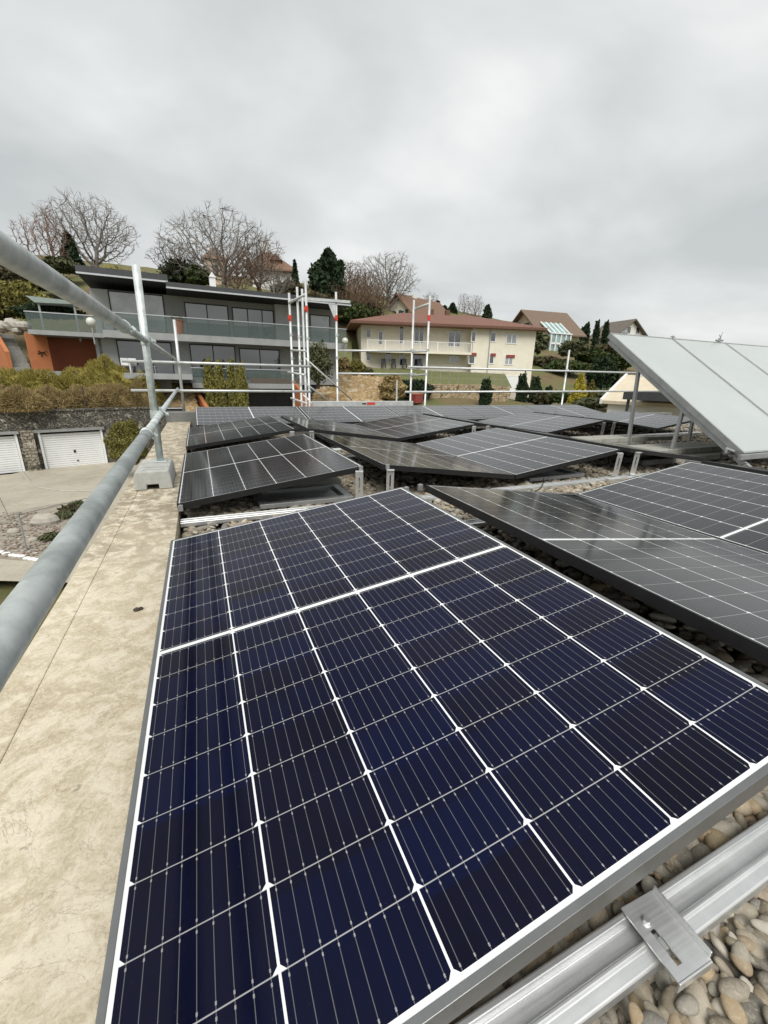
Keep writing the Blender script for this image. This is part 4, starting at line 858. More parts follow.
for v_ in (3.0,5.6): 
    g=MB(); zz=F8.z(613,331,0); g.box(F8.L+.005,F8.L+.06,v_,v_+1.2,zz-.4,zz+1.1); f_=g.build('window','white_paint',t8); g=MB(); g.box(F8.L+.061,F8.L+.075,v_+.12,v_+1.08,zz-.28,zz+.98); g.build('pane','pane',f_)
# white villa with turret
F9=Fac(259,62,297,63,0); F9.zb=F9.z(280,294); t9=F9.thing('villa','white villa with steep red brown hip roof behind the big bare oak','house'); h_=F9.z(280,272); W9=F9.L
g=MB(); g.box(0,W9,0,8,-3,h_-.02); g.build('wall','white_render',t9)
g=MB(); g.add([(-.7,-.7,h_),(W9+.7,-.7,h_),(W9+.7,8.7,h_),(-.7,8.7,h_),(-.7,-.7,h_+.18),(W9+.7,-.7,h_+.18),(W9+.7,8.7,h_+.18),(-.7,8.7,h_+.18),(1.2,4,h_+3.3),(2.2,4,h_+3.3)],[(3,2,1,0),(0,1,5,4),(1,2,6,5),(2,3,7,6),(3,0,4,7),(4,5,9,8),(5,6,9),(6,7,8,9),(7,4,8)]); r9=g.build('roof','brown_tiles',t9)
g=MB(); g.box(1.3,2.0,3.6,4.4,h_+2.6,h_+4.3); g.build('chimney','white_render',r9)
g=MB(); u_=W9*.6; g.box(u_-.6,u_+.6,.6,2.2,h_+.4,h_+1.5); g.prism([(u_-.8,h_+1.5),(u_+.8,h_+1.5),(u_,h_+2.3)],1,.4,2.2); g.build('dormer','brown_tiles',r9)
window(F9,t9,287,290,277,283,0,1,'window_frame'); window(F9,t9,277,280,277,283,0,1,'window_frame')
q=at(217,290,60); tt=thing('turret','square pale stone turret with pointed brown roof behind the bare oak','tower',(q.x,q.y,q.z-2)); g=MB(); h_=at(217,262,60).z-q.z+2; g.box(-1.3,1.3,-1.3,1.3,0,h_); tb=g.build('wall','beige_render',tt)
g=MB(); hh=at(217,247,60).z-q.z+2; g.add([(-1.6,-1.6,h_),(1.6,-1.6,h_),(1.6,1.6,h_),(-1.6,1.6,h_),(0,0,hh)],[(3,2,1,0),(0,1,4),(1,2,4),(2,3,4),(3,0,4)]); g.build('roof','brown_tiles',tt); g=MB(); g.box(-.3,.3,-1.34,-1.31,h_-1.6,h_-.6); g.build('window','pane',tt)
# brown chalet
F11=Fac(6,44,46,52,0); F11.zb=F11.z(26,275); t11,r11=gable_house(F11,'house','dark brown wooden chalet at the upper left behind the guard rail',F11.L,8,F11.z(26,252),2.6,'brown_wood','brown_tiles','u',.9)
window(F11,t11,22,27,255,262,0,1,'white_paint'); window(F11,t11,32,36,256,262,0,1,'white_paint')
# beige roof building lower right
F12=Fac(613,31,705,26.5,0); F12.zb=F12.z(655,414); t,r=gable_house(F12,'house','low house with beige roof and white verge just below the guard rail at right',F12.L,5.4,F12.z(645,403),1.6,'white_render','beige_roof','u',.3)
t.name='low_house'; g=MB(); u_=.9; h_=F12.z(645,403); g.box(u_-.22,u_+.22,2.4,3.0,h_+1.2,h_+2.75); g.build('chimney','white_render',r)
g=MB(); g.prism([(-.35,h_-.2),(2.7,h_+1.63),(2.7,h_+1.97),(-.35,h_+.14)],0,-.46,-.31); g.build('verge_board','white_paint',r)
q=at(668,396,27); t=thing('carport','flat black canopy roof under the collector at right','carport',(q.x,q.y,q.z),F12.rz); g=MB(); g.box(-2.0,2.6,-1.5,1.5,-.28,.22); g.build('roof','anthracite',t); g=MB(); g.box(-1.8,-1.65,-1.3,-1.2,-4,-.28); g.box(1.4,1.55,-1.3,-1.2,-4,-.28); g.build('post','anthracite',t)
g=MB()
# ------------------------------------------------------------------ vegetation
def colonise(H,W,fork,seed,natt,step,lobes=5,lean=0.):
    """grow a limb skeleton into an uneven crown volume; returns nodes, parents, radii"""
    r=np.random.default_rng(seed)
    c=[];zc=fork*H+(1-fork)*H*.52
    P=r.normal(size=(natt,3)); P/=np.linalg.norm(P,axis=1)[:,None]; rad=r.random(natt)**.42
    ph=r.uniform(0,6.28,6); lump=1+.13*np.sin(P[:,0]*lobes+ph[0])*np.cos(P[:,1]*lobes+ph[1])+.10*np.sin(P[:,2]*lobes*1.4+ph[2])
    A=P*(rad*lump)[:,None]*np.array([W/2,W/2,(1-fork)*H*.5]); A[:,2]+=zc; A[:,2]=np.minimum(A[:,2],H*1.0)
    N=[np.array([0,0,0.])]; par=[-1]
    k=int(fork*H*.75/step)
    for q in range(k): N.append(N[-1]+np.array([r.normal(0,.05)+lean*.1,r.normal(0,.05),1])*step); par.append(len(N)-2)
    nodes=np.array(N); near=np.zeros(len(A),int); nd=np.full(len(A),1e9)
    def upd(i0):
        for i in range(i0,len(nodes)):
            d=((A-nodes[i])**2).sum(1); m=d<nd; nd[m]=d[m]; near[m]=i
    upd(0); alive=np.ones(len(A),bool); kill=(step*1.35)**2
    for it in range(160):
        if alive.sum()<6 or len(nodes)>5200: break
        idx=np.where(alive)[0]; lim=(W*.9)**2 if it<30 else (W*.35)**2; idx=idx[nd[idx]<lim]
        if len(idx)==0: break
        d=A[idx]-nodes[near[idx]]; d/=np.linalg.norm(d,axis=1)[:,None]+1e-9
        acc=np.zeros((len(nodes),3)); np.add.at(acc,near[idx],d); g=np.where(np.abs(acc).sum(1)>1e-6)[0]
        D=acc[g]; D/=np.linalg.norm(D,axis=1)[:,None]; D+=r.normal(0,.22,D.shape); D[:,2]+=.08; D/=np.linalg.norm(D,axis=1)[:,None]
        i0=len(nodes); nodes=np.concatenate([nodes,nodes[g]+D*step]); par+=list(g); upd(i0); alive&=nd>kill
    par=np.array(par); n=len(nodes)
    kids=np.zeros(n,int); np.add.at(kids,par[1:],1)
    # fine end twigs
    tips=np.where(kids<=1)[0]; tips=tips[tips>k+3]; tips=r.choice(tips,min(len(tips),3200),replace=False); ex=[];ep=[]
    for t in tips:
        base=nodes[t]-nodes[par[t]]; base/=np.linalg.norm(base)+1e-9
        for _ in range(4 if kids[t]==0 else 2):
            d=base+r.normal(0,.38,3)+np.array([0,0,.15]); d/=np.linalg.norm(d); ex.append(nodes[t]+d*step*r.uniform(.9,2.1)); ep.append(t)
    if ex: nodes=np.concatenate([nodes,np.array(ex)]); par=np.concatenate([par,np.array(ep)])
    n=len(nodes); ar=np.zeros(n); tw=(H*.0008+.0026)
    kids=np.zeros(n,int); np.add.at(kids,par[1:],1); ar[kids==0]=tw**2.15
    for i in range(n-1,0,-1):
        pass
    order=np.arange(n)[::-1]
    for i in order:
        if i>0: ar[par[i]]+=max(ar[i],tw**2.15)
    rad=np.maximum(ar,tw**2.15)**(1/2.15); return nodes,par,rad
def tubes_np(nodes,par,rad,sel,k):
    i=np.where(sel)[0]; p=nodes[par[i]];q=nodes[i]; d=q-p; L=np.linalg.norm(d,axis=1)[:,None]+1e-9; d/=L; ref=np.where(np.abs(d[:,2:3])>.9,np.array([[1,0,0]]),np.array([[0,0,1]])); a=np.cross(d,ref); a/=np.linalg.norm(a,axis=1)[:,None]; b=np.cross(d,a)
    r0=np.minimum(rad[par[i]],rad[i]*1.35)[:,None]; r1=rad[i][:,None]; V=[]
    for (c,r_) in ((p,r0),(q,r1)):
        for t in range(k): V.append(c+(a*cos(2*pi*t/k)+b*sin(2*pi*t/k))*r_)
    V=np.stack(V,1); m=len(i); F=np.array([[t,(t+1)%k,k+(t+1)%k,k+t] for t in range(k)]); return V.reshape(-1,3),(F[None]+np.arange(m)[:,None,None]*2*k).reshape(-1,4)
def bare_tree(px,D,ytop,label,mt='bark_grey',ybase=300,w=40,fork=.22,natt=1400,dens=1.,name='bare_tree',grp='leafless trees on the hillside',twigmat=None,thick=1.,lobes=5):
    q_=at(px,(ytop+ybase)/2,D); x,y=q_.x,q_.y; ztop=at(px,ytop,D).z; z=at(px,ybase,D).z; Ht=ztop-z; W=w*D/416*1.02
    t=thing(name,label,'tree',(x,y,z-.3),0,grp); step=max(.22,(W*W*Ht)**(1/3)*.040/dens)
    nodes,par,rad=colonise(Ht+.3,W,fork,int(px*7+D),natt,step,lobes); rad=rad*thick; big=rad>rad[0]*.30; big[0]=False; sm=~big; sm[0]=False
    V,F=tubes_np(nodes,par,rad,big,6); npmesh('trunk',V,F,mt,t,True); V,F=tubes_np(nodes,par,rad,sm,3); npmesh('crown',V,F,twigmat or mt,t); return t
def blob(name,label,cat,px,D,w,ytop,ybot,mt,n,size,shell=.5,grp=None,trunk=True,up=0,loc=None,depth=None,core=True,asp=1.):
    p=at(px,ybot,D); zt=at(px,ytop,D).z; h=zt-p.z; w_=w/416*D*1.0/2; t=thing(name,label,cat,(p.x,p.y,p.z),0,grp)
    if trunk: g=MB(); g.tube((0,0,-.4),(0,0,h*.5),max(.04,w_*.12),7); g.build('trunk','bark_dark',t)
    V,F=leaves(n,(0,0,h*.5),(w_,depth or w_,h*.55),size,shell,up,asp=asp); npmesh('foliage',V,F,mt,t)
    return t
def cone(name,label,px,D,w,ytop,ybot,mt,n,size,grp=None,pw=.75):
    p=at(px,ybot,D); zt=at(px,ytop,D).z; h=zt-p.z; w_=w/416*D/2; t=thing(name,label,'tree',(p.x,p.y,p.z),0,grp)
    g=MB(); g.tube((0,0,-.5),(0,0,h*.85),max(.03,w_*.15),6,.02); g.build('trunk','bark_dark',t)
    zz=rng.random(n)**.85; rr=(1-zz)**pw*np.minimum(1,(zz+.04)*8)*(.55+.5*rng.random(n)); th=rng.random(n)*2*pi; rr*=1+.18*np.sin(th*3+zz*9)
    Pc=np.stack([rr*w_*np.cos(th),rr*w_*np.sin(th),zz*h],1); V,F=leaves(n,(0,0,0),(.01,.01,.01),size,up=1.2); V=V.reshape(n,4,3)+Pc[:,None]; npmesh('foliage',V.reshape(-1,3),F,mt,t); return t
bare_tree(91,58,199,'tall bare oak at the left above the green roof edge','bark_grey',272,72,.16,1700)
bare_tree(50,46,206,'reddish bare tree beside the brown chalet','bark_red',276,30,.15,500)
bare_tree(26,47,214,'thin reddish bare tree in front of the brown chalet','bark_red',275,20,.15,350)
bare_tree(177,54,240,'small gnarled bare tree just left of the big oak','bark_dark',284,44,.15,900)
bare_tree(222,50,213,'largest bare oak with wide spreading crown behind the modern villa','bark_grey',294,96,.18,1900)
bare_tree(258,52,232,'brown bare tree right of the big oak, before the white villa','bark_brown',296,44,.12,900)
bare_tree(236,47,246,'low brown bare tree at the foot of the big oak','bark_brown',294,38,.1,800)
bare_tree(274,50,266,'small bare tree just over the villa roof edge','bark_grey',299,34,.1,700)
bare_tree(388,72,254,'big bare oak behind the cream gabled house','bark_grey',318,53,.25,1700)
for px,D,yt,w_,lb in ((338,60,268,26,'russet bare tree right of the pine'),(350,62,262,34,'tall russet bare tree between pine and big oak'),(366,64,270,34,'russet bare tree nearest the big oak on the left'),(308,60,282,26,'low russet bare tree left of the pine'),(378,62,284,28,'short russet bare tree below the big oak'),(332,57,284,28,'russet thicket tree in front of the pine'),(358,58,280,36,'dense russet tree low between the two tall ones')):
    bare_tree(px,D,yt,lb,'bark_brown',322,w_,.06,2100,1.25,twigmat='russet_twig')
for px,D,yt,lb in ((430,95,291,'thin pale birch behind the scaffold post'),(464,95,294,'left pale birch above the red tiled roof'),(476,96,296,'right pale birch above the red tiled roof'),):
    bare_tree(px,D,yt,lb,'bark_grey',322,15,.15,700)
cone('conifer','small dark fir between the reddish tree and the tall oak',74,54,20,234,275,'leaf_dark',1500,.35)
cone('conifer','slim grey green fir beside the white villa roof',296,58,9,261,296,'leaf_dark',900,.25,pw=.9)
pt_=cone('pine_tree','dark green pine with layered crown above the villa roof end',329,58,30,250,300,'leaf_dark',2600,.34,pw=.5)
blob('pine_tree','lower dark pine clump beside the big pine','tree',318,58,16,264,292,'leaf_dark',700,.3,.1)
blob('pine_tree','dark pine foliage right of the big pine among russet trees','tree',340,59,10,262,280,'leaf_dark',350,.3,.1)
blob('evergreen_bush','dark evergreen shrub under the gnarled bare tree','bush',182,55,34,262,285,'leaf_dark',1200,.3,.3)
blob('evergreen_bush','yellow green rounded shrub over the villa roof left of the white chimney','bush',200,50,20,268,285,'leaf_mid',900,.25,.4)
V=[];
for px,D,w,yt,yb,mt,lb in ((345,57,60,303,322,'leaf_mid','green undergrowth hedge below the russet trees'),(366,60,22,304,322,'brush','brown undergrowth below the big right oak'),(320,56,40,296,312,'brush','brown brushwood behind the villa roof end'),(290,57,30,284,300,'brush','brown brushwood by the white villa')):
    blob('undergrowth',lb,'bush',px,D,w,yt,yb,mt,3600,.22,.1,trunk=False,depth=3)
for px,yt,yb,w,D,lb in ((437,302,318,9,90,'dark conifer left above the red roof beside the scaffold post'),(452,304,318,10,92,'dark broad conifer above the red roof'),(411,300,318,5,86,'slim dark conifer behind the brown roof'),(444,307,318,10,90,'small dark conifer between two taller ones'),(487,306,318,8,90,'small dark conifer right above the red roof')):
    cone('conifer',lb,px,D,w,yt,yb,'leaf_dark',900,.4,'dark conifers behind the cream house',pw=.6)
# columnar cypresses before the villa
for i,(px,yt,w,lb) in enumerate(((213,364,10,'leftmost of the four olive cypress columns before the villa'),(223,365,10,'second from left olive cypress column before the villa'),(235,364,9,'third olive cypress column before the villa'),(244,367,11,'rightmost olive cypress column before the villa'))):
    blob('columnar_cypress',lb,'tree',px,29.5,w,yt,415,'leaf_gold',2600,.085,.45,'four olive cypress columns',up=2.0,asp=1.5)
for px,yt,yb,w,D,lb in ((484.5,381,407,12,37,'dark clipped column shrub before the tan garden wall'),(520,376,407,11,42,'left tall dark cypress column right of the tan wall'),(533,379,407,12,42,'broad dark cypress column beside the narrow one right of the tan wall'),(547,388,407,8,42,'short dark cypress right of the paired columns')):
    blob('columnar_cypress',lb,'tree',px,D,w,yt,yb,'leaf_dark',2400,.12,.5,'dark cypress columns by the garden wall',up=1.5)
for px,yt,lb in ((584.5,324,'left of the tall dark cypresses on the hilltop'),(594,323,'middle tall dark cypress on the hilltop'),(603,323,'right tall dark cypress on the hilltop'),(581,328,'shorter cypress left of the tall three on the hilltop')):
    blob('columnar_cypress',lb,'tree',px,98,5.2,yt,347,'leaf_dark',1300,.3,.4,'dark cypresses on the hilltop',up=1.5)
cone('yellow_conifer','big bright yellow conifer right of the scaffold post',577,37,17,374,404,'leaf_yellow',3600,.13)
cone('yellow_conifer','smaller yellow green conifer beside the bright yellow one',589,38,12,381,404,'leaf_gold',2200,.13)
cone('yellow_conifer','yellow conifer just left of the collector strut',628,35,14,389,408,'leaf_yellow',1800,.12)
blob('evergreen_bush','big dark green clipped shrub behind the yellow conifers','bush',599,44,27,359,396,'leaf_dark',4500,.2,.6)
blob('evergreen_bush','green shrub left of the collector tip below the hilltop house','bush',622,70,24,350,368,'leaf_mid',2200,.3,.5)
for px,py,w,h,D,mt,lb in ((606,402,26,12,38,'leaf_olive','grey green low shrub right of the yellow conifers'),(560,402,18,10,40,'leaf_mid','low green shrub left of the yellow conifer'),(618,405,22,10,36,'brush','brown green low shrub before the collector strut'),(545,402,22,8,41,'brush','brown low shrub near the short cypress'),(590,408,30,9,35,'leaf_olive','pale olive ground shrub behind the far panels'),
  (572,356,26,14,72,'leaf_olive','grey green shrub below the conservatory'),(536,352,18,22,70,'leaf_olive','round grey green shrub below the beige house balcony'),(590,362,30,12,74,'leaf_mid','green shrub on the slope left of the big dark shrub'),(565,372,40,10,64,'leaf_mid','long green hedge across the slope'),(545,366,34,8,68,'brush','brown hedge on the slope below the beige house'),(645,360,30,16,72,'brush','brown shrub behind the collector struts'),(520,364,16,8,60,'leaf_dark','dark shrub beside the cream house corner'),(610,352,40,6,88,'brush','brown scrub along the hilltop terrace')):
    blob('garden_shrub',lb,'bush',px,D,w,py-h,py,mt,1500,.0052*D,.35,'shrubs on the right slope',trunk=False)
# tan rounded bushes, lawn bushes
blob('round_bush','tan dry round bush at the right of the rocky bank','bush',392,36,23,378,400,'tan_bush',4200,.14,.8,trunk=False)
blob('round_bush','olive brown round bush on the lawn right of the villa','bush',343,42,16,360,374,'tan_bush',2500,.16,.7,trunk=False)
blob('round_bush','small olive round bush beside the cream house lawn','bush',357,42,14,362,374,'leaf_gold',2200,.15,.7,trunk=False)
blob('garden_hedge','dark hedge between the tan round bush and the garden wall','hedge',414,38,34,381,396,'leaf_dark',3000,.13,.6,trunk=False)
blob('round_bush','long clipped brown hedge bush before the cream house lawn','bush',352,44,34,366,376,'brush',2500,.18,.6,trunk=False)
ol=blob('olive_tree','small olive tree with grey green crown before the right end of the villa','tree',318,31,29,345,383,'leaf_olive',3000,.10,.1)
blob('round_bush','round olive green bush beside the right garage door','bush',131,20.5,33,425,462,'leaf_gold',14000,.05,.8,trunk=False)
# dry grass bank above the garages: mounded ornamental grasses
def tuft_mound(px,D,w,ytop,ybot,label,mt,n=6500,depth=1.05):
    D=D+.75; p=at(px,ybot-1.5,D); zt=at(px,ytop,D).z; h=zt-p.z; w_=w/416*D/2; t=thing('grass_mound',label,'grass mound',(p.x,p.y,p.z),-YAW,'mounded dry grasses above the garages')
    u=rng.random(n)*2*pi; ph=rng.random(n)**.7*pi/2; rx=np.sin(ph)*np.cos(u); ry=np.sin(ph)*np.sin(u); rz_=np.cos(ph)
    lump=1+.1*np.sin(rx*7+px)+.08*np.cos(ry*9)+.05*np.sin(rx*17)
    Pc=np.stack([rx*w_,ry*depth,rz_*h],1)*lump[:,None]; d=np.stack([rx*.6+rng.normal(0,.3,n),ry*.6-.1+rng.normal(0,.3,n),rz_+.2-rng.random(n)*.9],1); d/=np.linalg.norm(d,axis=1)[:,None]
    s=np.cross(d,rng.normal(size=(n,3))); s/=np.linalg.norm(s,axis=1)[:,None]; ln=(.22+.25*rng.random(n))[:,None]; wd=.02
    V=np.stack([Pc-d*ln*.5-s*wd,Pc-d*ln*.5+s*wd,Pc+d*ln*.6+s*wd*.2,Pc+d*ln*.6-s*wd*.2],1).reshape(-1,3)
    npmesh('blades',V,np.arange(4*n).reshape(-1,4),mt,t); g=MB(); g.sphere((0,0,0),w_*.93,depth*.9,h*.93,24); g.v=[(x,y,max(z,-.12)) for x,y,z in g.v]; g.build('thatch',mt,t,smooth=True)
for a_ in ((-14,22.0,44,393,411,'brown dry grass clump at the left photo edge','dry_tuft'),(20,21.4,44,392,410,'low brown dry grass at the wall edge over the left garage','dry_tuft'),(2,22.3,40,390,411,'brown dry grass clump beside the first fence stake','dry_tuft'),(108,26.2,82,365,400,'large golden grass mound at the centre of the bank','green_tuft'),(30,24.6,90,373,402,'wide yellow green grass mound at the left of the bank','green_tuft'),(70,25.2,60,379,405,'low yellow green grass mound between the two large ones','green_tuft'),
   (-8,23.2,50,380,410,'yellow green grass mound cut by the left photo edge','green_tuft'),(24,22.9,46,393,411,'brown dry grass clump over the left garage','dry_tuft'),(52,23.2,44,392,411,'brown dry grass clump between the two fence stakes','dry_tuft'),(84,24.3,44,391,410,'brown dry grass clump above the right garage door','dry_tuft'),(112,25,44,388,410,'brown dry grass clump right of the second stake','dry_tuft'),(138,26,34,385,409,'brown dry grass clump at the right end of the bank','dry_tuft'),(148,27,20,378,405,'small golden grass clump at the far right of the bank','green_tuft')):
    tuft_mound(*a_)
for px,yt,yb,lb in ((4,386,412,'left'),(82,386,410,'right')):
    a_=at(px,yt,22.6 if px<50 else 24);b2=at(px+4,yb,22.6 if px<50 else 24); g=MB(); g.tube((b2.x-a_.x,b2.y-a_.y,b2.z-a_.z-.3),(0,0,0),.035,6); tag(g.build('fence_stake','bark_dark',loc=tuple(a_)),'thin dark iron stake in the dry grass, %s one of two'%lb,'stake')
t=thing('garden_kerb','long low grey kerb wall between the orange stair and the grass bank','kerb',tuple(at(0,372,26.2)),H.rz); g=MB(); g.box(-4,7.5,-.15,.15,-.5,.12); g.build('stone','render_grey',t)
# left upper slope shrubs
for px,py,w,h,D,mt,lb in ((18,318,60,34,31,'leaf_gold','big olive yellow shrub at the left under the guard rail'),(-20,330,60,50,30,'brush','brown shrub at the left photo edge below the rail'),(52,318,50,12,30,'leaf_dark','dark hedge under the grey green canopy'),(12,288,50,22,38,'brush','brown bramble thicket on the slope at left'),(45,290,40,20,40,'leaf_mid','green bramble on the slope below the chalet'),(62,272,30,12,44,'leaf_olive','grass tussock by the chalet foot'),(5,272,40,20,42,'leaf_mid','green shrub below the chalet at left')):
    blob('garden_shrub',lb,'bush',px,D,w,py-h,py,mt,4200,.0042*D,.4,'shrubs on the left slope',trunk=False,depth=1.4)
g=MB()
p=at(2,328,27.5)
for i,(px,py,s) in enumerate(((2,327,.9),(13,325,1.0),(24,326,.8),(18,331,.6))):
    q=at(px,py,27.4); g=MB(); g.sphere((0,0,0),.5*s,.45,.38*s,10,.1); tag(g.build('boulder','boulder',loc=tuple(q),smooth=False),'pale boulder %s above the orange stair'%['leftmost','second from left','rightmost','small lower'][i],'boulder','boulders above the orange stair')
# rocky planted banks
def rock_bank(pts,n,label,size,name='rocky_bank'):
    V,F=ico(1); nv=len(V); Q=[]
    A_=[at(*p) for p in pts]; P0,P1,P2,P3=[np.array(p[:]) for p in A_]
    u=rng.random((n,1));v=rng.random((n,1)); Pc=(P0*(1-u)+P1*u)*(1-v)+(P3*(1-u)+P2*u)*v
    s=size*rng.lognormal(0,.4,n); sc=np.stack([s*1.4,s,s*.75],1); th=rng.uniform(0,6.28,n)
    W=V[None]*(1+rng.normal(0,.12,(n,nv,1)))*sc[:,None]; c,s_=np.cos(th)[:,None],np.sin(th)[:,None]; W=np.stack([W[...,0]*c-W[...,1]*s_,W[...,0]*s_+W[...,1]*c,W[...,2]],-1)+Pc[:,None]
    o=npmesh('bank_stones',W.reshape(-1,3),(F[None]+np.arange(n)[:,None,None]*nv).reshape(-1,3),'bank_rocks'); tag(o,label,'stones',kind='stuff')
    g=MB(); B4=[p+Vector((0,0,-.15))+FH*.2 for p in A_]; g.add(B4+[p+Vector((0,0,-6)) for p in B4],[(0,1,2,3),(4,5,1,0),(5,6,2,1),(7,4,0,3),(6,7,3,2)]); struct(g.build('embankment','rock_bank'))
rock_bank(((158,418,27),(200,416,28),(188,378,32.5),(152,378,32)),4200,'ochre stones and dry plants on the bank left of the cypresses',.085)
rock_bank(((308,416,30.5),(402,416,33.5),(385,378,42),(322,374,38)),9000,'ochre stones and dry plants on the bank below the cream house',.10)
V,F=leaves(500,(0,0,0),(1,1,1),.1)
# orange ramp walls
def ramp_wall(p0,p1,D0,D1,y0,y1,label,th=.25):
    a_=at(p0,y0,D0);b2=at(p1,y1,D1); d=Vector((b2.x-a_.x,b2.y-a_.y,0)); L=d.length; t=thing('ramp_wall',label,'wall',(a_.x,a_.y,a_.z),math.atan2(d.y,d.x)); g=MB(); g.prism([(0,-2.5),(L,-2.5),(L,b2.z-a_.z),(0,0)],1,0,th); g.build('wall','orange_wall',t,bevel=.01)
ramp_wall(187,207,33,28,378,410,'thin orange sloping wall left of the cypress columns')
ramp_wall(291,301,33.5,31,380,392,'orange sloping wall behind the left scaffold posts')
ramp_wall(301,316,31,30,392,411,'lower orange sloping wall beside the rocky bank')
q=at(175,411,20); t=thing('wheelie_bin','small dark blue bin behind the end of the parapet','bin',(q.x,q.y,q.z-.9)); g=MB(); g.prism([(-.3,0),(.3,0),(.36,1.0),(-.36,1.0)],1,-.3,.3); g.build('body','anthracite',t,bevel=.02); g=MB(); g.box(-.4,.4,-.36,.34,1.003,1.07); g.build('lid','pane',t,bevel=.02)
q=at(189,405,26)
# front yard: boulders, edging, planting, chain
for i,(px,py,r_,lb) in enumerate(((46,524,.42,'largest boulder in the yard bed beside the thin post'),(14,533,.18,'small pale boulder left of the thin post'),(33,541,.14,'small boulder at the foot of the thin post'))):
    q=pxz(px,py,-4.3); g=MB(); g.sphere((0,0,r_*.3),r_,r_*.7,r_*.62,12,.07); tag(g.build('boulder','boulder',loc=(q.x,q.y,-4.3)),lb,'boulder')
for i in range(9):
    px=-4+i*5.2; py=552+1.2*i+random.uniform(-1,1); q=pxz(px,py,-4.3); g=MB(); g.sphere((0,0,.03),.11,.06,.05,8,.12); tag(g.build('edging_stone','white_paint',loc=(q.x,q.y,-4.3)),'white edging stone along the front of the yard bed','edging stone','white edging stones of the yard bed')
g=MB(); pts=[pxz(*p,-4.29) for p in ((-40,525),(0,515),(30,508),(62,503),(95,500),(70,535),(48,560),(20,560),(-30,556))]; g.add([(p.x,p.y,-4.29) for p in pts],[tuple(range(len(pts)))]); struct(g.build('planting_bed','bed_soil'))
n=900; V,F=ico(1)
Ls=[]
for _ in range(420):
    px,py=random.uniform(0,62),random.uniform(512,556); q=pxz(px,py,-4.27); s=random.uniform(.02,.055); Ls.append((V*np.array([s*1.4,s,s*.7])+np.array([q.x,q.y,-4.27]),F))
VV,FF=joinVF(Ls); tag(npmesh('bed_stones',VV,FF,'bed_rocks'),'scattered reddish and pale stones in the yard bed','stones',kind='stuff')
for px,py,s,lb in ((64,518,.32,'low green plant behind the large yard boulder'),(52,540,.3,'brown green plant in the middle of the yard bed'),(70,512,.35,'small green plant at the kerb of the yard bed'),(78,507,.3,'tiny green plant nearest the guard rail in the yard bed')):
    q=pxz(px,py,-4.3); t=thing('bed_plant',lb,'plant',(q.x,q.y,-4.3)); Vv,Ff=leaves(450,(0,0,s*.3),(s,s,s*.45),.07,.0,.8); npmesh('foliage',Vv,Ff,'brush' if s>.34 else 'leaf_olive',t)
t0=pxz(27,551,-4.3); t=thing('chain_post','thin metal post with a wire stretched towards the house at the yard bed','post',(t0.x,t0.y,-4.3)); tp=at(18,513,ab(t0)[1]); g=MB(); g.tube((0,0,0),(tp.x-t0.x,tp.y-t0.y,tp.z+4.3),.025,8); g.build('post','zinc',t)
wq=at(92,497,ab(t0)[1]+3.2); g=MB(); g.tube((tp.x-t0.x,tp.y-t0.y,tp.z+4.25),(wq.x-t0.x,wq.y-t0.y,wq.z+4.3),.012,6); g.build('wire','zinc',t)
pp=pxz(12,524,-4.3); g=MB(); g.tube((0,0,0),(-.25,.3,.9),.015,6); tag(g.build('thin_stake','bark_grey',loc=(pp.x,pp.y,-4.3)),'thin leaning stake left of the metal post in the yard','stake')
# grass blades on the cream lawn: a smooth lawn sheet
def sheet(name,pts,mt,dz=.0):
    A_=[at(*p) for p in pts]; g=MB(); n=8
    P0,P1,P2,P3=A_
    vs=[]
    for i in range(n+1):
        for j in range(n+1): u,v=i/n,j/n; vs.append((P0*(1-u)+P1*u)*(1-v)+(P3*(1-u)+P2*u)*v+Vector((0,0,dz)))
    g.add(vs,[(i*(n+1)+j,(i+1)*(n+1)+j,(i+1)*(n+1)+j+1,i*(n+1)+j+1) for i in range(n) for j in range(n)]); return struct(g.build(name,mt,smooth=True))
sheet('lawn',((400,386,41.5),(512,388,42),(505,374,51),(352,367,49)),'lawn')
sheet('lawn',((322,376,40),(352,376,40),(352,338,56),(335,338,56)),'lawn')
sheet('forecourt',((205,414,29),(312,414,30),(305,409,36),(200,409,35)),'dark_concrete')
sheet('path',((505,406,40),(535,406,40),(530,391,50),(512,391,50)),'driveway')
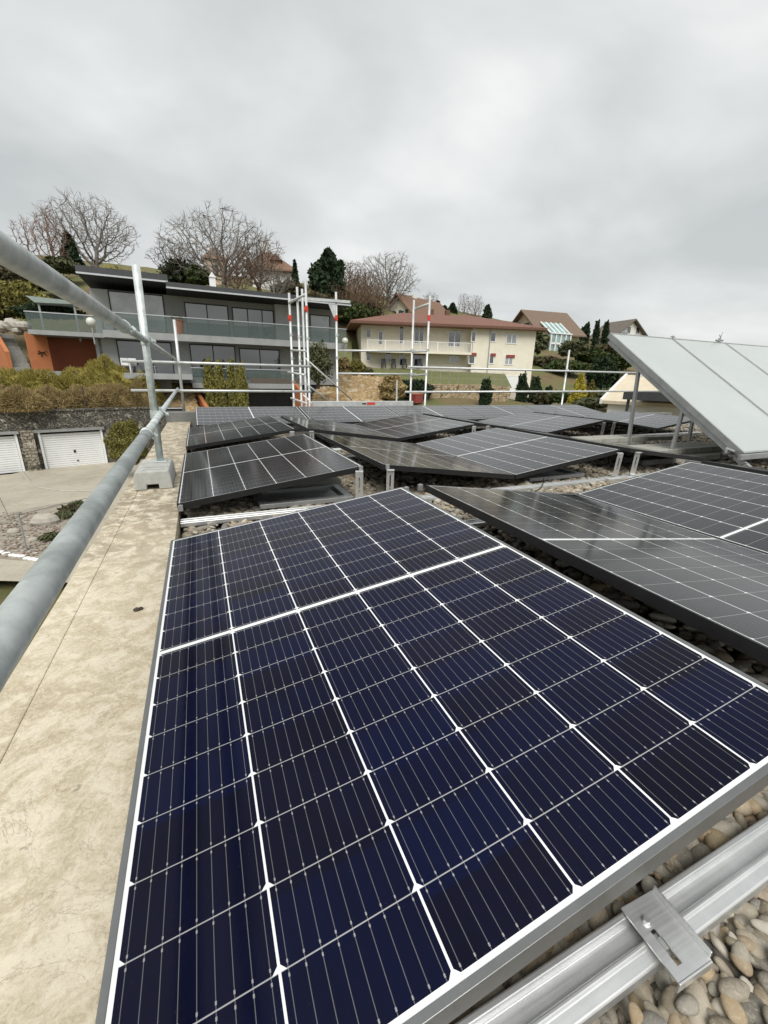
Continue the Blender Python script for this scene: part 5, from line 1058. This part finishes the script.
# ------------------------------------------------------------------ light
w=bpy.data.worlds.new('World'); scene.world=w; w.use_nodes=True; nt=w.node_tree; bg=nt.nodes['Background']
SE,SA=R(52),R(200)
sky=N(nt,'ShaderNodeTexSky'); sky.sky_type='NISHITA'; sky.sun_disc=False; sky.sun_elevation=SE; sky.sun_rotation=SA; sky.dust_density=4
tc=N(nt,'ShaderNodeTexCoord'); s=N(nt,'ShaderNodeSeparateXYZ'); nt.links.new(tc.outputs['Generated'],s.inputs[0])
zc=mth(nt,'MAXIMUM',s.outputs[2],0); dn=mth(nt,'ADD',zc,.22)
cb=N(nt,'ShaderNodeCombineXYZ'); nt.links.new(mth(nt,'DIVIDE',s.outputs[0],dn),cb.inputs[0]); nt.links.new(mth(nt,'DIVIDE',s.outputs[1],dn),cb.inputs[1])
mp=N(nt,'ShaderNodeMapping'); mp.inputs['Rotation'].default_value=(0,0,R(25)); mp.inputs['Scale'].default_value=(.85,1.0,1); nt.links.new(cb.outputs[0],mp.inputs[0])
n1=noise(nt,mp.outputs[0],.95,6,.48,.35); n2=noise(nt,mp.outputs[0],2.4,4,.45,.2)
f=mth(nt,'ADD',mth(nt,'MULTIPLY',n1,.8),mth(nt,'MULTIPLY',n2,.2))
cl_=ramp(nt,f,[(.37,(4.0,4.2,4.2)),(.46,(4.9,5.08,5.05)),(.53,(5.8,5.95,5.88)),(.62,(7.2,7.3,7.15))])
hz=ramp(nt,zc,[(0,(1,1,1)),(.30,(.35,.35,.35)),(.6,(0,0,0))])
cc=mixc(nt,mth(nt,'MULTIPLY',hz,.45),cl_,(5.4,5.55,5.5))
cc=mixc(nt,.94,sky.outputs[0],cc)
nt.links.new(cc,bg.inputs[0]); bg.inputs[1].default_value=.1
sd=bpy.data.lights.new('sun','SUN'); sd.energy=2.4; sd.angle=R(40); sd.color=(1,.97,.92); so=bpy.data.objects.new('sun',sd); COL.objects.link(so)
# sky node: rotation measured clockwise from +Y
dv=Vector((sin(SA)*cos(SE),cos(SA)*cos(SE),sin(SE))); so.rotation_euler=dv.to_track_quat('Z','Y').to_euler()
scene.view_settings.view_transform='Standard'; scene.view_settings.look='None'; scene.view_settings.exposure=.48; scene.view_settings.gamma=1
scene.render.engine='CYCLES'
